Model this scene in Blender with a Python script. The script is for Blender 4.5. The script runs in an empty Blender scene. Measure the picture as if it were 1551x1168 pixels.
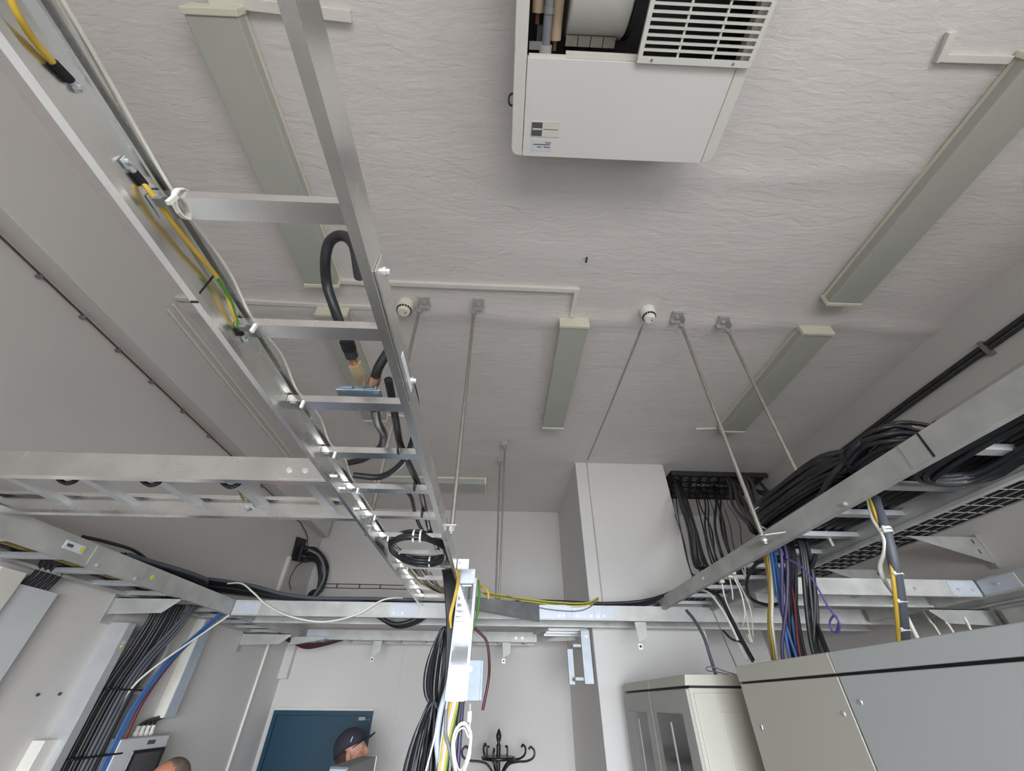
import bpy, bmesh, math, random
from mathutils import Vector, Matrix, noise
random.seed(7)
S = bpy.context.scene
COL = S.collection
PI = math.pi

# ------------------------------------------------------------------ camera
CAM = Vector((0.0, 0.0, 2.05))
YAW, PITCH, ROLL, FPX = 0.030816, 0.679738, 0.009434, 597.89
fw = Vector((math.sin(YAW)*math.cos(PITCH), math.cos(YAW)*math.cos(PITCH), math.sin(PITCH)))
r0 = Vector((math.cos(YAW), -math.sin(YAW), 0)); u0 = r0.cross(fw)
rt = r0*math.cos(ROLL) + u0*math.sin(ROLL); up = u0*math.cos(ROLL) - r0*math.sin(ROLL)
cd = bpy.data.cameras.new('camera'); cam = bpy.data.objects.new('camera', cd); COL.objects.link(cam)
cd.sensor_fit = 'HORIZONTAL'; cd.sensor_width = 36; cd.lens = 36*FPX/1551; cd.clip_start = .02
M = Matrix.Identity(4)
for i in range(3): M[i][0] = rt[i]; M[i][1] = up[i]; M[i][2] = -fw[i]; M[i][3] = CAM[i]
cam.matrix_world = M; S.camera = cam

def at(x, y, X=None, Y=None, Z=None):
    """measured point: the spot seen at (x, y) that lies at the known depth X, Y or height Z"""
    d = rt*((x-775.5)/FPX) - up*((y-584)/FPX) + fw
    k, v = (0, X) if X is not None else (1, Y) if Y is not None else (2, Z)
    return CAM + d*((v-CAM[k])/d[k])

# ------------------------------------------------------------------ light
w = bpy.data.worlds.new('world'); S.world = w; w.use_nodes = True
bg = w.node_tree.nodes['Background']; bg.inputs[0].default_value = (.80, .88, 1, 1); bg.inputs[1].default_value = 1.0
def area(name, loc, rot, sx, sy, power, col):
    l = bpy.data.lights.new(name, 'AREA'); l.shape = 'RECTANGLE'; l.size = sx; l.size_y = sy; l.energy = power; l.color = col
    o = bpy.data.objects.new(name, l); COL.objects.link(o); o.location = loc; o.rotation_euler = rot
    return o
lw = area('daylight_back_window_sky', (.8, -2.52, 1.70), (math.radians(90-26), 0, 0), 3.5, 1.55, 272, (.86, .93, 1)); lw.data.spread = math.radians(100)
area('daylight_back_window_ground', (.8, -2.53, 1.70), (math.radians(90), 0, 0), 3.5, 1.55, 86, (1, .985, .96))
area('daylight_side_window', (3.06, -1.15, 1.75), (0, math.radians(90), 0), 1.5, 1.55, 42, (.97, .98, 1))
S.view_settings.view_transform = 'Standard'; S.view_settings.look = 'None'
S.view_settings.exposure = 0.0; S.view_settings.gamma = 1; S.view_settings.use_curve_mapping = False

# ------------------------------------------------------------------ materials
def srgb(c):
    return tuple((v/255/12.92 if v/255 <= .04045 else ((v/255+.055)/1.055)**2.4) for v in c) + (1,)
MATS = {}
def mat(name, col, rough=.5, metal=0.0, var=.06, scale=8.0, bump=0.0, bscale=40.0, stretch=(1,1,1), trans=0.0, alpha=1.0, spec=None, rvar=0.0, coat=0.0):
    m = bpy.data.materials.new(name); m.use_nodes = True; nt = m.node_tree; n = nt.nodes; L = nt.links
    b = n['Principled BSDF']; b.inputs['Metallic'].default_value = metal; b.inputs['Roughness'].default_value = rough
    c = srgb(col)
    tc = n.new('ShaderNodeTexCoord'); mp = n.new('ShaderNodeMapping'); mp.inputs['Scale'].default_value = stretch
    L.new(tc.outputs['Object'], mp.inputs[0])
    nz = n.new('ShaderNodeTexNoise'); nz.inputs['Scale'].default_value = scale; nz.inputs['Detail'].default_value = 5
    L.new(mp.outputs[0], nz.inputs['Vector'])
    rp = n.new('ShaderNodeValToRGB'); rp.color_ramp.elements[0].position = .3; rp.color_ramp.elements[1].position = .7
    rp.color_ramp.elements[0].color = tuple(v*(1-var) for v in c[:3])+(1,)
    rp.color_ramp.elements[1].color = tuple(min(1, v*(1+var)) for v in c[:3])+(1,)
    L.new(nz.outputs['Fac'], rp.inputs[0]); L.new(rp.outputs[0], b.inputs['Base Color'])
    if rvar:
        mr = n.new('ShaderNodeMapRange'); mr.inputs['To Min'].default_value = max(.05, rough-rvar); mr.inputs['To Max'].default_value = min(1, rough+rvar)
        L.new(nz.outputs['Fac'], mr.inputs['Value']); L.new(mr.outputs[0], b.inputs['Roughness'])
    if bump:
        n2 = n.new('ShaderNodeTexNoise'); n2.inputs['Scale'].default_value = bscale; n2.inputs['Detail'].default_value = 6
        L.new(mp.outputs[0], n2.inputs['Vector'])
        bp = n.new('ShaderNodeBump'); bp.inputs['Strength'].default_value = bump; bp.inputs['Distance'].default_value = .01
        L.new(n2.outputs['Fac'], bp.inputs['Height']); L.new(bp.outputs[0], b.inputs['Normal'])
    if trans: b.inputs['Transmission Weight'].default_value = trans
    if alpha < 1: b.inputs['Alpha'].default_value = alpha
    if spec is not None: b.inputs['Specular IOR Level'].default_value = spec
    if coat: b.inputs['Coat Weight'].default_value = coat
    MATS[name] = m
    return m
def plaster():
    m = mat('plaster_ceiling', (216, 210, 207), .85, var=.03, scale=1.3)
    nt = m.node_tree; n = nt.nodes; L = nt.links; b = n['Principled BSDF']
    tc = n.new('ShaderNodeTexCoord')
    mp = n.new('ShaderNodeMapping'); mp.inputs['Scale'].default_value = (.45, 1.5, 1); L.new(tc.outputs['Object'], mp.inputs[0])
    a = n.new('ShaderNodeTexNoise'); a.inputs['Scale'].default_value = 26; a.inputs['Detail'].default_value = 7; a.inputs['Roughness'].default_value = .6; a.inputs['Distortion'].default_value = .6
    L.new(mp.outputs[0], a.inputs['Vector'])
    # thin hairline cracks
    mp2 = n.new('ShaderNodeMapping'); mp2.inputs['Scale'].default_value = (.35, .8, 1); L.new(tc.outputs['Object'], mp2.inputs[0])
    nz = n.new('ShaderNodeTexNoise'); nz.inputs['Scale'].default_value = 4; nz.inputs['Detail'].default_value = 6
    L.new(tc.outputs['Object'], nz.inputs['Vector'])
    ad = n.new('ShaderNodeVectorMath'); ad.operation = 'MULTIPLY_ADD'; ad.inputs[1].default_value = (.18, .18, .18)
    L.new(nz.outputs['Color'], ad.inputs[0]); L.new(mp2.outputs[0], ad.inputs[2])
    vo = n.new('ShaderNodeTexVoronoi'); vo.feature = 'DISTANCE_TO_EDGE'; vo.inputs['Scale'].default_value = .75
    L.new(ad.outputs[0], vo.inputs['Vector'])
    cr = n.new('ShaderNodeMapRange'); cr.inputs['From Max'].default_value = .006; cr.inputs['To Min'].default_value = -.18; cr.inputs['To Max'].default_value = 0
    L.new(vo.outputs['Distance'], cr.inputs['Value'])
    c = n.new('ShaderNodeTexNoise'); c.inputs['Scale'].default_value = 5; c.inputs['Detail'].default_value = 3; L.new(mp.outputs[0], c.inputs['Vector'])
    s1 = n.new('ShaderNodeMath'); s1.operation = 'MULTIPLY_ADD'; s1.inputs[1].default_value = 1.2; L.new(c.outputs['Fac'], s1.inputs[0]); L.new(a.outputs['Fac'], s1.inputs[2])
    s2 = n.new('ShaderNodeMath'); s2.operation = 'ADD'; L.new(s1.outputs[0], s2.inputs[0]); L.new(cr.outputs[0], s2.inputs[1])
    bp = n.new('ShaderNodeBump'); bp.inputs['Strength'].default_value = .55; bp.inputs['Distance'].default_value = .010
    L.new(s2.outputs[0], bp.inputs['Height']); L.new(bp.outputs[0], b.inputs['Normal'])
    return m
plaster()
mat('wall_paint', (208, 204, 201), .75, var=.025, scale=1.6, bump=.10, bscale=30)
mat('pillar_paint', (214, 211, 208), .7, var=.02, scale=2, bump=.05, bscale=40)
mat('floor_tile', (104, 100, 94), .5, var=.1, scale=3)
mat('galvanised', (186, 186, 183), .58, .45, var=.16, scale=9, rvar=.12, bump=.03, bscale=60)
mat('aluminium', (236, 236, 234), .27, 1.0, var=.10, scale=6, rvar=.06, stretch=(1, 1, 1), bump=.02, bscale=90)
mat('rung_metal', (236, 236, 234), .26, 1.0, var=.08, scale=14, rvar=.05)
mat('bright_metal', (206, 208, 210), .48, .7, var=.05, scale=10, rvar=.05)
mat('trunk_metal', (214, 220, 230), .055, .96, var=.03, scale=10)
mat('zinc_dull', (166, 176, 188), .65, 0, var=.07, scale=24, spec=.25)
mat('zinc_pale', (188, 194, 202), .5, .22, var=.07, scale=14)
mat('steel_plate', (148, 150, 151), .5, .7, var=.15, scale=12, rvar=.1)
mat('rod_steel', (168, 163, 156), .45, .7, var=.1, scale=20)
mat('zinc_blue', (164, 184, 202), .28, .9, var=.06, scale=15)
mat('dark_steel', (66, 66, 68), .55, .5, var=.2, scale=20)
mat('black_rubber', (34, 35, 38), .42, var=.15, scale=20)
mat('black_matte', (14, 14, 16), .6, var=.2, scale=20)
mat('grey_cable', (120, 124, 130), .5, var=.08, scale=20)
mat('grey_conduit', (76, 80, 88), .5, var=.08, scale=20)
mat('pale_grey_cable', (176, 184, 194), .45, var=.06, scale=20)
mat('cord_grey', (176, 171, 164), .5, var=.05, scale=20)
mat('white_cable', (222, 219, 208), .45, var=.04, scale=20)
mat('yellow_cable', (194, 160, 56), .45, var=.06, scale=20)
mat('green_cable', (72, 122, 44), .45, var=.06, scale=20)
mat('blue_cable', (50, 92, 150), .45, var=.06, scale=20)
mat('red_cable', (112, 36, 46), .45, var=.06, scale=20)
mat('maroon_cable', (72, 30, 38), .5, var=.1, scale=20)
mat('purple_cable', (104, 86, 160), .45, var=.06, scale=20)
mat('olive_cable', (140, 120, 66), .5, var=.1, scale=20)
mat('violet_dark', (62, 54, 92), .45, var=.1, scale=20)
mat('white_plastic', (222, 218, 210), .45, var=.03, scale=6)
mat('cream_plastic', (220, 217, 198), .5, var=.04, scale=5)
mat('detector_cream', (232, 224, 206), .45, var=.03, scale=8)
mat('detector_white', (236, 236, 228), .45, var=.03, scale=8)
mat('diffuser', (176, 177, 169), .38, var=.09, scale=2.2, bump=.06, bscale=160, stretch=(1, .35, 1))
mat('ac_white', (218, 214, 212), .42, var=.015, scale=2)
mat('ac_frame', (212, 211, 203), .42, var=.015, scale=2)
mat('ac_duct', (196, 194, 188), .5, var=.04, scale=3)
mat('tan_foam', (172, 150, 126), .8, var=.08, scale=12, stretch=(4, .4, 4))
mat('rack_beige', (182, 179, 168), .42, var=.015, scale=3, bump=.02, bscale=300)
mat('rack_grey', (176, 178, 178), .40, var=.015, scale=3, bump=.02, bscale=300)
mat('rack_front', (164, 163, 156), .42, var=.015, scale=3)
mat('olive_grey', (126, 122, 112), .6, var=.04)
mat('smoked_glass', (58, 58, 60), .12, var=.1, scale=3, spec=.6)
mat('copper', (122, 86, 72), .5, .6, var=.2, scale=25)
mat('copper_bright', (196, 150, 124), .35, .85, var=.1, scale=25)
mat('brass_pale', (216, 196, 158), .38, .75, var=.08, scale=12)
mat('door_teal', (22, 62, 82), .45, var=.06, scale=4)
mat('label_grey', (206, 207, 208), .5, var=.02, scale=8)
mat('label_dark', (84, 84, 84), .5, var=.05, scale=30)
mat('ink', (60, 62, 80), .6, var=.02)
mat('sticker_white', (206, 210, 214), .5, var=.05, scale=40)
mat('sticker_yellow', (216, 206, 60), .5, var=.03)
mat('skin', (202, 150, 128), .5, var=.06, scale=14)
mat('skin_tan', (186, 126, 98), .5, var=.06, scale=14)
mat('hair_grey', (98, 82, 70), .7, var=.2, scale=50)
mat('hair_brown', (70, 52, 44), .7, var=.2, scale=50)
mat('cap_navy', (46, 44, 58), .8, var=.1, scale=30)
mat('cap_dark', (26, 30, 42), .8, var=.1, scale=30)
mat('shirt_dark', (52, 56, 66), .85, var=.1, scale=20)
mat('shirt_blue', (92, 108, 132), .85, var=.1, scale=20)
mat('trousers', (54, 56, 62), .85, var=.1, scale=20)
mat('shoe', (30, 28, 28), .5, var=.1, scale=20)
mat('eye_white', (220, 214, 208), .3, var=.01)
mat('eye_dark', (48, 36, 30), .3, var=.01)
mat('lip', (170, 100, 92), .5, var=.04)
mat('stand_black', (20, 22, 24), .35, var=.1, scale=20)
mat('screen_blue', (150, 176, 196), .3, var=.05, scale=12)
mat('cabinet_grey', (120, 122, 124), .45, .2, var=.05, scale=6)
mat('window_frame', (226, 226, 222), .5, var=.02)
mat('hole_dark', (30, 29, 28), .9, var=.1)
mat('sleeve_grey', (84, 83, 82), .6, .3, var=.2, scale=20)

# ------------------------------------------------------------------ mesh builder
def spline(pts, per=6):
    P = [Vector(p) for p in pts]
    if len(P) < 3: return P
    Q = [P[0]*2-P[1]] + P + [P[-1]*2-P[-2]]
    out = []
    for i in range(1, len(Q)-2):
        a, b, c, d = Q[i-1:i+3]
        for k in range(per):
            t = k/per
            out.append(.5*((2*b)+(c-a)*t+(2*a-5*b+4*c-d)*t*t+(3*b-a-3*c+d)*t**3))
    out.append(P[-1]); return out

class MB:
    def __init__(s): s.v = []; s.f = []; s.mi = []; s.cur = 0
    def _f(s, f): s.f.append(f); s.mi.append(s.cur)
    def hexa(s, c):
        o = len(s.v); s.v += [Vector(p) for p in c]
        for q in ((0,3,2,1),(4,5,6,7),(0,1,5,4),(1,2,6,5),(2,3,7,6),(3,0,4,7)): s._f([o+i for i in q])
        return s
    def box(s, a, b):
        x0,x1 = sorted((a[0],b[0])); y0,y1 = sorted((a[1],b[1])); z0,z1 = sorted((a[2],b[2]))
        return s.hexa([(x0,y0,z0),(x1,y0,z0),(x1,y1,z0),(x0,y1,z0),(x0,y0,z1),(x1,y0,z1),(x1,y1,z1),(x0,y1,z1)])
    def obox(s, c, ax, ay, az):
        c, ax, ay, az = map(Vector, (c, ax, ay, az))
        return s.hexa([c-ax-ay-az, c+ax-ay-az, c+ax+ay-az, c-ax+ay-az, c-ax-ay+az, c+ax-ay+az, c+ax+ay+az, c-ax+ay+az])
    def prism(s, poly, d):
        """extrude a planar polygon (3d points) by vector d"""
        P = [Vector(p) for p in poly]; d = Vector(d); n = len(P); o = len(s.v)
        nn = Vector((0,0,0))
        for i in range(n): nn += P[i].cross(P[(i+1)%n])
        if nn.dot(d) < 0: P.reverse()
        s.v += P + [p+d for p in P]
        s._f([o+i for i in range(n-1,-1,-1)]); s._f([o+n+i for i in range(n)])
        for i in range(n): j = (i+1)%n; s._f([o+i, o+j, o+n+j, o+n+i])
        return s
    def tube(s, path, r, n=8, per=6, smooth=True, closed=False):
        P = spline(path, per) if smooth else [Vector(p) for p in path]
        R = r if isinstance(r, (list, tuple)) else None
        N = len(P); o = len(s.v)
        t = (P[1]-P[0]).normalized()
        a = t.orthogonal().normalized()
        for i in range(N):
            t = (P[min(i+1,N-1)]-P[max(i-1,0)])
            t = t.normalized() if t.length > 1e-9 else Vector((0,0,1))
            a = (a - t*a.dot(t)); a = a.normalized() if a.length > 1e-6 else t.orthogonal().normalized()
            b = t.cross(a)
            rr = r if R is None else R[0]+(R[1]-R[0])*i/(N-1) if len(R) == 2 else R[min(len(R)-1, int(i*len(R)/N))]
            for k in range(n):
                g = 2*PI*k/n; s.v.append(P[i]+(a*math.cos(g)+b*math.sin(g))*rr)
        for i in range(N-1):
            for k in range(n):
                k2 = (k+1)%n
                s._f([o+i*n+k, o+i*n+k2, o+(i+1)*n+k2, o+(i+1)*n+k])
        s._f([o+k for k in range(n-1,-1,-1)]); s._f([o+(N-1)*n+k for k in range(n)])
        return s
    def cyl(s, p0, p1, r, n=12): return s.tube([p0, p1], r, n, smooth=False)
    def lathe(s, prof, c, axis=(0,0,1), n=20, cap=True):
        """prof: (radius, height) list along axis from c"""
        ax = Vector(axis).normalized(); a = ax.orthogonal().normalized(); b = ax.cross(a); c = Vector(c); o = len(s.v)
        for r, h in prof:
            for k in range(n):
                g = 2*PI*k/n; s.v.append(c+ax*h+(a*math.cos(g)+b*math.sin(g))*r)
        for i in range(len(prof)-1):
            for k in range(n):
                k2 = (k+1)%n; s._f([o+i*n+k, o+i*n+k2, o+(i+1)*n+k2, o+(i+1)*n+k])
        if cap and prof[0] != prof[-1]: s._f([o+k for k in range(n-1,-1,-1)]); s._f([o+(len(prof)-1)*n+k for k in range(n)])
        return s
    def ball(s, c, r, n=12, m=8, M3=None):
        c = Vector(c); r = Vector(r) if not isinstance(r, (int,float)) else Vector((r,r,r)); o = len(s.v)
        for i in range(m+1):
            th = PI*i/m
            for k in range(n):
                g = 2*PI*k/n
                p = Vector((math.sin(th)*math.cos(g)*r.x, math.sin(th)*math.sin(g)*r.y, math.cos(th)*r.z))
                s.v.append(c+(M3@p if M3 else p))
        for i in range(m):
            for k in range(n):
                k2 = (k+1)%n; s._f([o+i*n+k, o+(i+1)*n+k, o+(i+1)*n+k2, o+i*n+k2])
        return s
    def build(s, name, m, parent=None, smooth=0, bev=0, org=None):
        me = bpy.data.meshes.new(name)
        if parent is not None:
            off = Vector((0,0,0)); p = parent
            while p is not None: off += p.location; p = p.parent
        else:
            if org is None:
                lo = Vector([min(v[i] for v in s.v) for i in range(3)]); hi = Vector([max(v[i] for v in s.v) for i in range(3)])
                org = Vector(((lo.x+hi.x)/2, (lo.y+hi.y)/2, lo.z))
            off = Vector(org)
        me.from_pydata([v-off for v in s.v], [], s.f); me.update()
        ms = m if isinstance(m, (list, tuple)) else [m]
        for q in ms: me.materials.append(MATS[q])
        if len(ms) > 1:
            me.polygons.foreach_set('material_index', s.mi)
        if smooth:
            me.polygons.foreach_set('use_smooth', [True]*len(me.polygons))
            me.set_sharp_from_angle(angle=math.radians(smooth))
        o = bpy.data.objects.new(name, me); COL.objects.link(o)
        if parent is not None: o.parent = parent
        else: o.location = off
        if bev:
            md = o.modifiers.new('bevel', 'BEVEL'); md.width = bev; md.segments = 2; md.limit_method = 'ANGLE'; md.harden_normals = False
        return o

def tag(o, label=None, cat=None, group=None, kind=None):
    if label: o['label'] = label
    if cat: o['category'] = cat
    if group: o['group'] = group
    if kind: o['kind'] = kind
    return o
def thing(name, loc, label, cat, group=None):
    o = bpy.data.objects.new(name, None); COL.objects.link(o); o.location = loc; o.empty_display_size = .05
    return tag(o, label, cat, group)
def struct(o): o['kind'] = 'structure'; return o
def cable(name, pts, r, m, label, cat='cable', group=None, n=8, per=6):
    return tag(MB().tube(pts, r, n, per).build(name, m, smooth=60), label, cat, group)
def tie_on(parent, p, ax, r, m='white_cable', wdt=.004):
    """cable tie: a flat ring round a bundle at p with axis ax, a child of the cable it binds"""
    ax = Vector(ax).normalized()
    mb = MB(); mb.lathe([(r, -wdt), (r+.0025, -wdt), (r+.0025, wdt), (r, wdt), (r, -wdt)], p, ax, 14)
    a = ax.orthogonal().normalized()
    mb.obox(Vector(p)+a*(r+.004), a*.004, ax*.005, a.cross(ax)*.004)
    return mb.build('cable_tie', m, parent)

# ================================================================== THE ROOM
XL, XR, YF, YB, H = -2.2, 3.02, 5.13, -2.5, 4.05
def ceil_z(x, y):
    """plaster ceiling: a low uneven ridge crosses the room and the slab sags a little"""
    q = y - (1.74 + .02*math.sin(x*2.1) + .015*math.sin(x*5.3))
    ridge = -.016*math.exp(-(q/.06)**2) - .006/(1+math.exp(-q/.03))
    q2 = y - (.80 + .03*math.sin(x*1.7+1) + .02*math.sin(x*6.1))
    ridge += -.010*math.exp(-(q2/.05)**2)*(.5+.5*math.sin(x*1.3))
    return H + ridge + .003*noise.noise(Vector((x*3, y*5, .3))) + .0015*noise.noise(Vector((x*9, y*16, 4.3)))
mb = MB(); nx, ny = 110, 190
for j in range(ny+1):
    for i in range(nx+1):
        x = XL + (XR-XL)*i/nx; y = YB + (YF-YB)*j/ny; mb.v.append(Vector((x, y, ceil_z(x, y))))
for j in range(ny):
    for i in range(nx):
        a = j*(nx+1)+i; mb._f([a, a+nx+1, a+nx+2, a+1])
struct(mb.build('ceiling', 'plaster_ceiling', smooth=80, org=(0,0,H)))
struct(MB().box((XL-.2, YB-.2, -.1), (XR+.2, YF+.2, 0)).build('floor', 'floor_tile'))
struct(MB().box((XL-.15, YB-.15, 0), (XL, YF+.15, H+.1)).build('wall_left', 'wall_paint'))
struct(MB().box((XL, YF, 0), (XR, YF+.15, H+.1)).build('wall_far', 'wall_paint'))
# right wall with a window opening behind the camera
mb = MB()
mb.box((XR, -.35, 0), (XR+.2, YF+.15, H+.1)); mb.box((XR, YB-.15, 0), (XR+.2, -1.95, H+.1))
mb.box((XR, -1.95, 0), (XR+.2, -.35, .95)); mb.box((XR, -1.95, 2.6), (XR+.2, -.35, H+.1))
struct(mb.build('wall_right', 'wall_paint'))
mb = MB()
mb.box((XL, YB-.2, 0), (-1.0, YB, H+.1)); mb.box((2.6, YB-.2, 0), (XR, YB, H+.1))
mb.box((-1.0, YB-.2, 0), (2.6, YB, .9)); mb.box((-1.0, YB-.2, 2.5), (2.6, YB, H+.1))
struct(mb.build('wall_back', 'wall_paint'))
def window(name, along, a0, a1, z0, z1, pos):
    root = bpy.data.objects.new(name, None); COL.objects.link(root); root['kind'] = 'structure'
    root.location = ((a0+a1)/2, pos, z0) if along == 'x' else (pos, (a0+a1)/2, z0)
    def bx(n, p, q, r_, t, dm='window_frame'):
        m2 = MB()
        if along == 'x': m2.box((p, pos-.03, r_), (q, pos+.03, t))
        else: m2.box((pos-.03, p, r_), (pos+.03, q, t))
        m2.build(n, dm, root)
    bx('window_frame', a0, a1, z0, z0+.06); bx('window_frame', a0, a1, z1-.06, z1)
    k = 3 if a1-a0 > 2 else 2
    for i in range(k+1):
        p = a0+(a1-a0-.06)*i/k; bx('window_mullion', p, p+.06, z0+.06, z1-.06)
window('window_1', 'x', -1.0, 2.6, .9, 2.5, YB-.05)
window('window_2', 'y', -1.95, -.35, .95, 2.6, XR+.06)
# beams under the slab along both side walls
struct(MB().box((XL, YB, 3.63), (-2.087, 5.0, H+.02)).build('trim_1', 'wall_paint', bev=.006))
struct(MB().box((2.94, YB, 3.59), (XR, YF, H+.02)).build('trim_2', 'wall_paint', bev=.006))
# boxed shaft in front of the far wall
struct(MB().box((.79, 3.73, 0), (1.725, YF, H+.02)).build('wall_shaft', 'pillar_paint', bev=.004))
# far-wall joint cover strips and the corner boxing
struct(MB().box((-2.2, 5.06, 2.235), (-2.11, YF, 2.62)).build('trim_3', 'wall_paint', bev=.004))
struct(MB().box((-1.005, YF-.012, 0), (-.975, YF, 2.56)).build('trim_4', 'wall_paint'))
struct(MB().box((-.08, YF-.008, 0), (-.06, YF, 2.56)).build('trim_5', 'wall_paint'))

# door
dr = bpy.data.objects.new('door_1', None); COL.objects.link(dr); dr.location = (-1.66, 5.13, 0); dr['kind'] = 'structure'
MB().box((-2.10, 5.085, 0), (-1.22, 5.125, 1.955)).build('door_leaf', 'door_teal', dr, bev=.003)
mb = MB(); mb.box((-2.135, 5.07, 0), (-2.10, 5.13, 1.99)); mb.box((-1.22, 5.07, 0), (-1.185, 5.13, 1.99)); mb.box((-2.10, 5.07, 1.955), (-1.22, 5.13, 1.99))
mb.build('door_frame', 'door_teal', dr)
MB().box((-2.14, 5.10, 1.99), (-1.18, 5.13, 2.01)).build('lintel_strip', 'white_plastic', dr)
hn = MB().box((-1.30, 5.05, 1.92), (-1.235, 5.085, 1.945)).build('door_closer', 'steel_plate', dr)
MB().tube([(-1.24, 5.06, 1.93), (-1.20, 5.055, 1.925), (-1.19, 5.07, 1.92)], .005, 6).build('closer_arm', 'steel_plate', hn)
mb = MB().cyl((-1.29, 5.085, 1.0), (-1.29, 5.03, 1.0), .01); mb.cyl((-1.29, 5.035, 1.0), (-1.41, 5.035, 1.0), .009); mb.build('door_handle', 'steel_plate', dr, smooth=40)

# ================================================================== CEILING LIGHTS
def ceiling_light(x0, x1, y0, y1, label):
    zc, zb = H-.005, 3.965
    t = thing('ceiling_light', ((x0+x1)/2, (y0+y1)/2, zc), label, 'light', 'fluorescent ceiling lights')
    lx = (x1-x0) > (y1-y0)
    def prof(w0, w1, z0, z1, a, b, nm, m, bev=0):
        mb = MB()
        if not lx:
            c = (x0+x1)/2
            mb.prism([(c-w0, a, z0), (c+w0, a, z0), (c+w1, a, z1), (c-w1, a, z1)], (0, b-a, 0))
        else:
            c = (y0+y1)/2
            mb.prism([(a, c-w0, z0), (a, c+w0, z0), (a, c+w1, z1), (a, c-w1, z1)], (b-a, 0, 0))
        mb.build(nm, m, t, bev=bev)
    hw = ((y1-y0) if lx else (x1-x0))/2; a, b = (x0, x1) if lx else (y0, y1)
    prof(hw*.90, hw*.92, zc-.02, zc, a+.01, b-.01, 'housing', 'cream_plastic')
    prof(hw*.97, hw*.93, zb, zc-.02, a+.022, b-.022, 'diffuser', 'diffuser', .006)
    prof(hw, hw, zb-.006, zc, a, a+.022, 'end_cap', 'cream_plastic', .003)
    prof(hw, hw, zb-.006, zc, b-.022, b, 'end_cap', 'cream_plastic', .003)
    return t
ceiling_light(-1.185, -.985, .285, 1.495, 'fluorescent ceiling light partly behind the near end of the ladder tray')
ceiling_light(-1.205, -1.0, 1.70, 2.93, 'fluorescent ceiling light seen between ladder rungs behind brass connector block')
ceiling_light(.36, .555, 1.73, 2.97, 'fluorescent ceiling light in the middle of the ceiling left of white detector')
ceiling_light(1.965, 2.175, .30, 1.50, 'large fluorescent ceiling light at the upper right edge of the photo')
ceiling_light(1.965, 2.18, 1.725, 2.95, 'fluorescent ceiling light between two hanger rods on the right')
ceiling_light(-1.40, -.15, 4.13, 4.33, 'far fluorescent ceiling light turned crosswise near the far wall')

# ------------------------------------------------------------------ surface trunking on the ceiling
def trunk(pts, wd, ht, label, name='cable_trunking', m='white_plastic', nrm='z'):
    """rectangular duct along a polyline lying on the ceiling, one segment per lid"""
    t = thing(name, pts[0], label, 'cable duct')
    for i in range(len(pts)-1):
        a, b = Vector(pts[i]), Vector(pts[i+1]); d = (b-a).normalized(); up_ = Vector((0,0,1)) if nrm == 'z' else Vector((1,0,0))
        sd = d.cross(up_).normalized()
        MB().obox((a+b)/2, (b-a)/2+d*(wd*.5 if i % 2 == 0 else -wd*.5), sd*wd/2, up_*(ht/2-.0005*i)).build('duct_segment', m, t, bev=.002)
    return t
zt = H-.012
trunk([(-.62, .30, zt), (-1.09, .275, zt)], .035, .026, 'white duct at the near end of the upper left light')
trunk([(-.985, 1.50, zt), (.44, 1.505, zt), (.44, 1.73, zt)], .028, .026, 'long white duct bending down to the middle ceiling light')
trunk([(-2.07, 1.675, zt), (-.70, 1.70, zt)], .028, .024, 'white duct from left beam to cream smoke detector')
trunk([(1.66, .27, zt), (1.68, .335, zt), (1.97, .33, zt)], .026, .024, 'short bent white duct beside upper right light')
trunk([(1.80, 3.02, zt), (1.97, 3.0, zt)], .016, .018, 'tiny white duct at the far end of the right light')
trunk([(-1.0, 2.93, zt), (-.72, 2.95, zt)], .02, .018, 'tiny white duct beside ladder rail behind rungs')
t = thing('beam_conduit', (-2.075, 1.68, 3.97), 'pair of thin white conduits running along the left beam', 'conduit')
for z in (3.985, 3.93):
    MB().tube([(-2.078, 1.68, z), (-2.078, 3.6, z-.02)], .009, 8, smooth=False).build('conduit_run', 'white_plastic', t, smooth=40)

# ------------------------------------------------------------------ smoke detectors
def detector(x, y, m, label, r=.05, h=.085):
    z = ceil_z(x, y)
    t = thing('smoke_detector', (x, y, z), label, 'detector', 'smoke detectors')
    MB().lathe([(r, .004), (r*1.06, -.012), (r*1.06, -.026), (r*.98, -.032)], (x, y, z), n=28).build('base', m, t, smooth=35)
    MB().lathe([(r*.97, -.030), (r*.97, -.046), (r*.90, -.056)], (x, y, z), n=28).build('housing', m, t, smooth=35)
    for k in range(16):
        g = 2*PI*k/16; d = Vector((math.cos(g), math.sin(g), 0)); s_ = Vector((-d.y, d.x, 0))
        MB().obox(Vector((x, y, z-.062))+d*(r*.84), d*.004, s_*.0052, (0, 0, .0055)).build('vent_slot', 'black_matte', t)
    MB().lathe([(r*.80, -.055), (r*.80, -.070), (r*.72, -h+.006), (r*.60, -h), (r*.2, -h)], (x, y, z), n=28).build('cap', m, t, smooth=35)
    MB().lathe([(.005, -h-.0005), (.004, -h-.003)], (x+.012, y, z), n=10).build('indicator', 'ink', t)
detector(-.635, 1.665, 'detector_cream', 'cream round smoke detector next to left rod anchor', r=.052)
detector(.925, 1.655, 'detector_white', 'white round smoke detector with thin cord on ceiling', r=.045, h=.095)
tag(MB().tube([(.92, 1.69, H-.012), (.931, 1.85, H-.012), (.931, 2.1, H-.012), (.924, 2.8, H-.012), (.912, 3.60, H-.012), (.911, 3.722, 4.0), (.905, 3.722, 3.2), (.90, 3.722, 2.55)], .0055, 6, per=5).build('detector_cord', 'cord_grey', smooth=60),
    'thin pale cord from white detector down the boxed shaft', 'cable')

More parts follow.
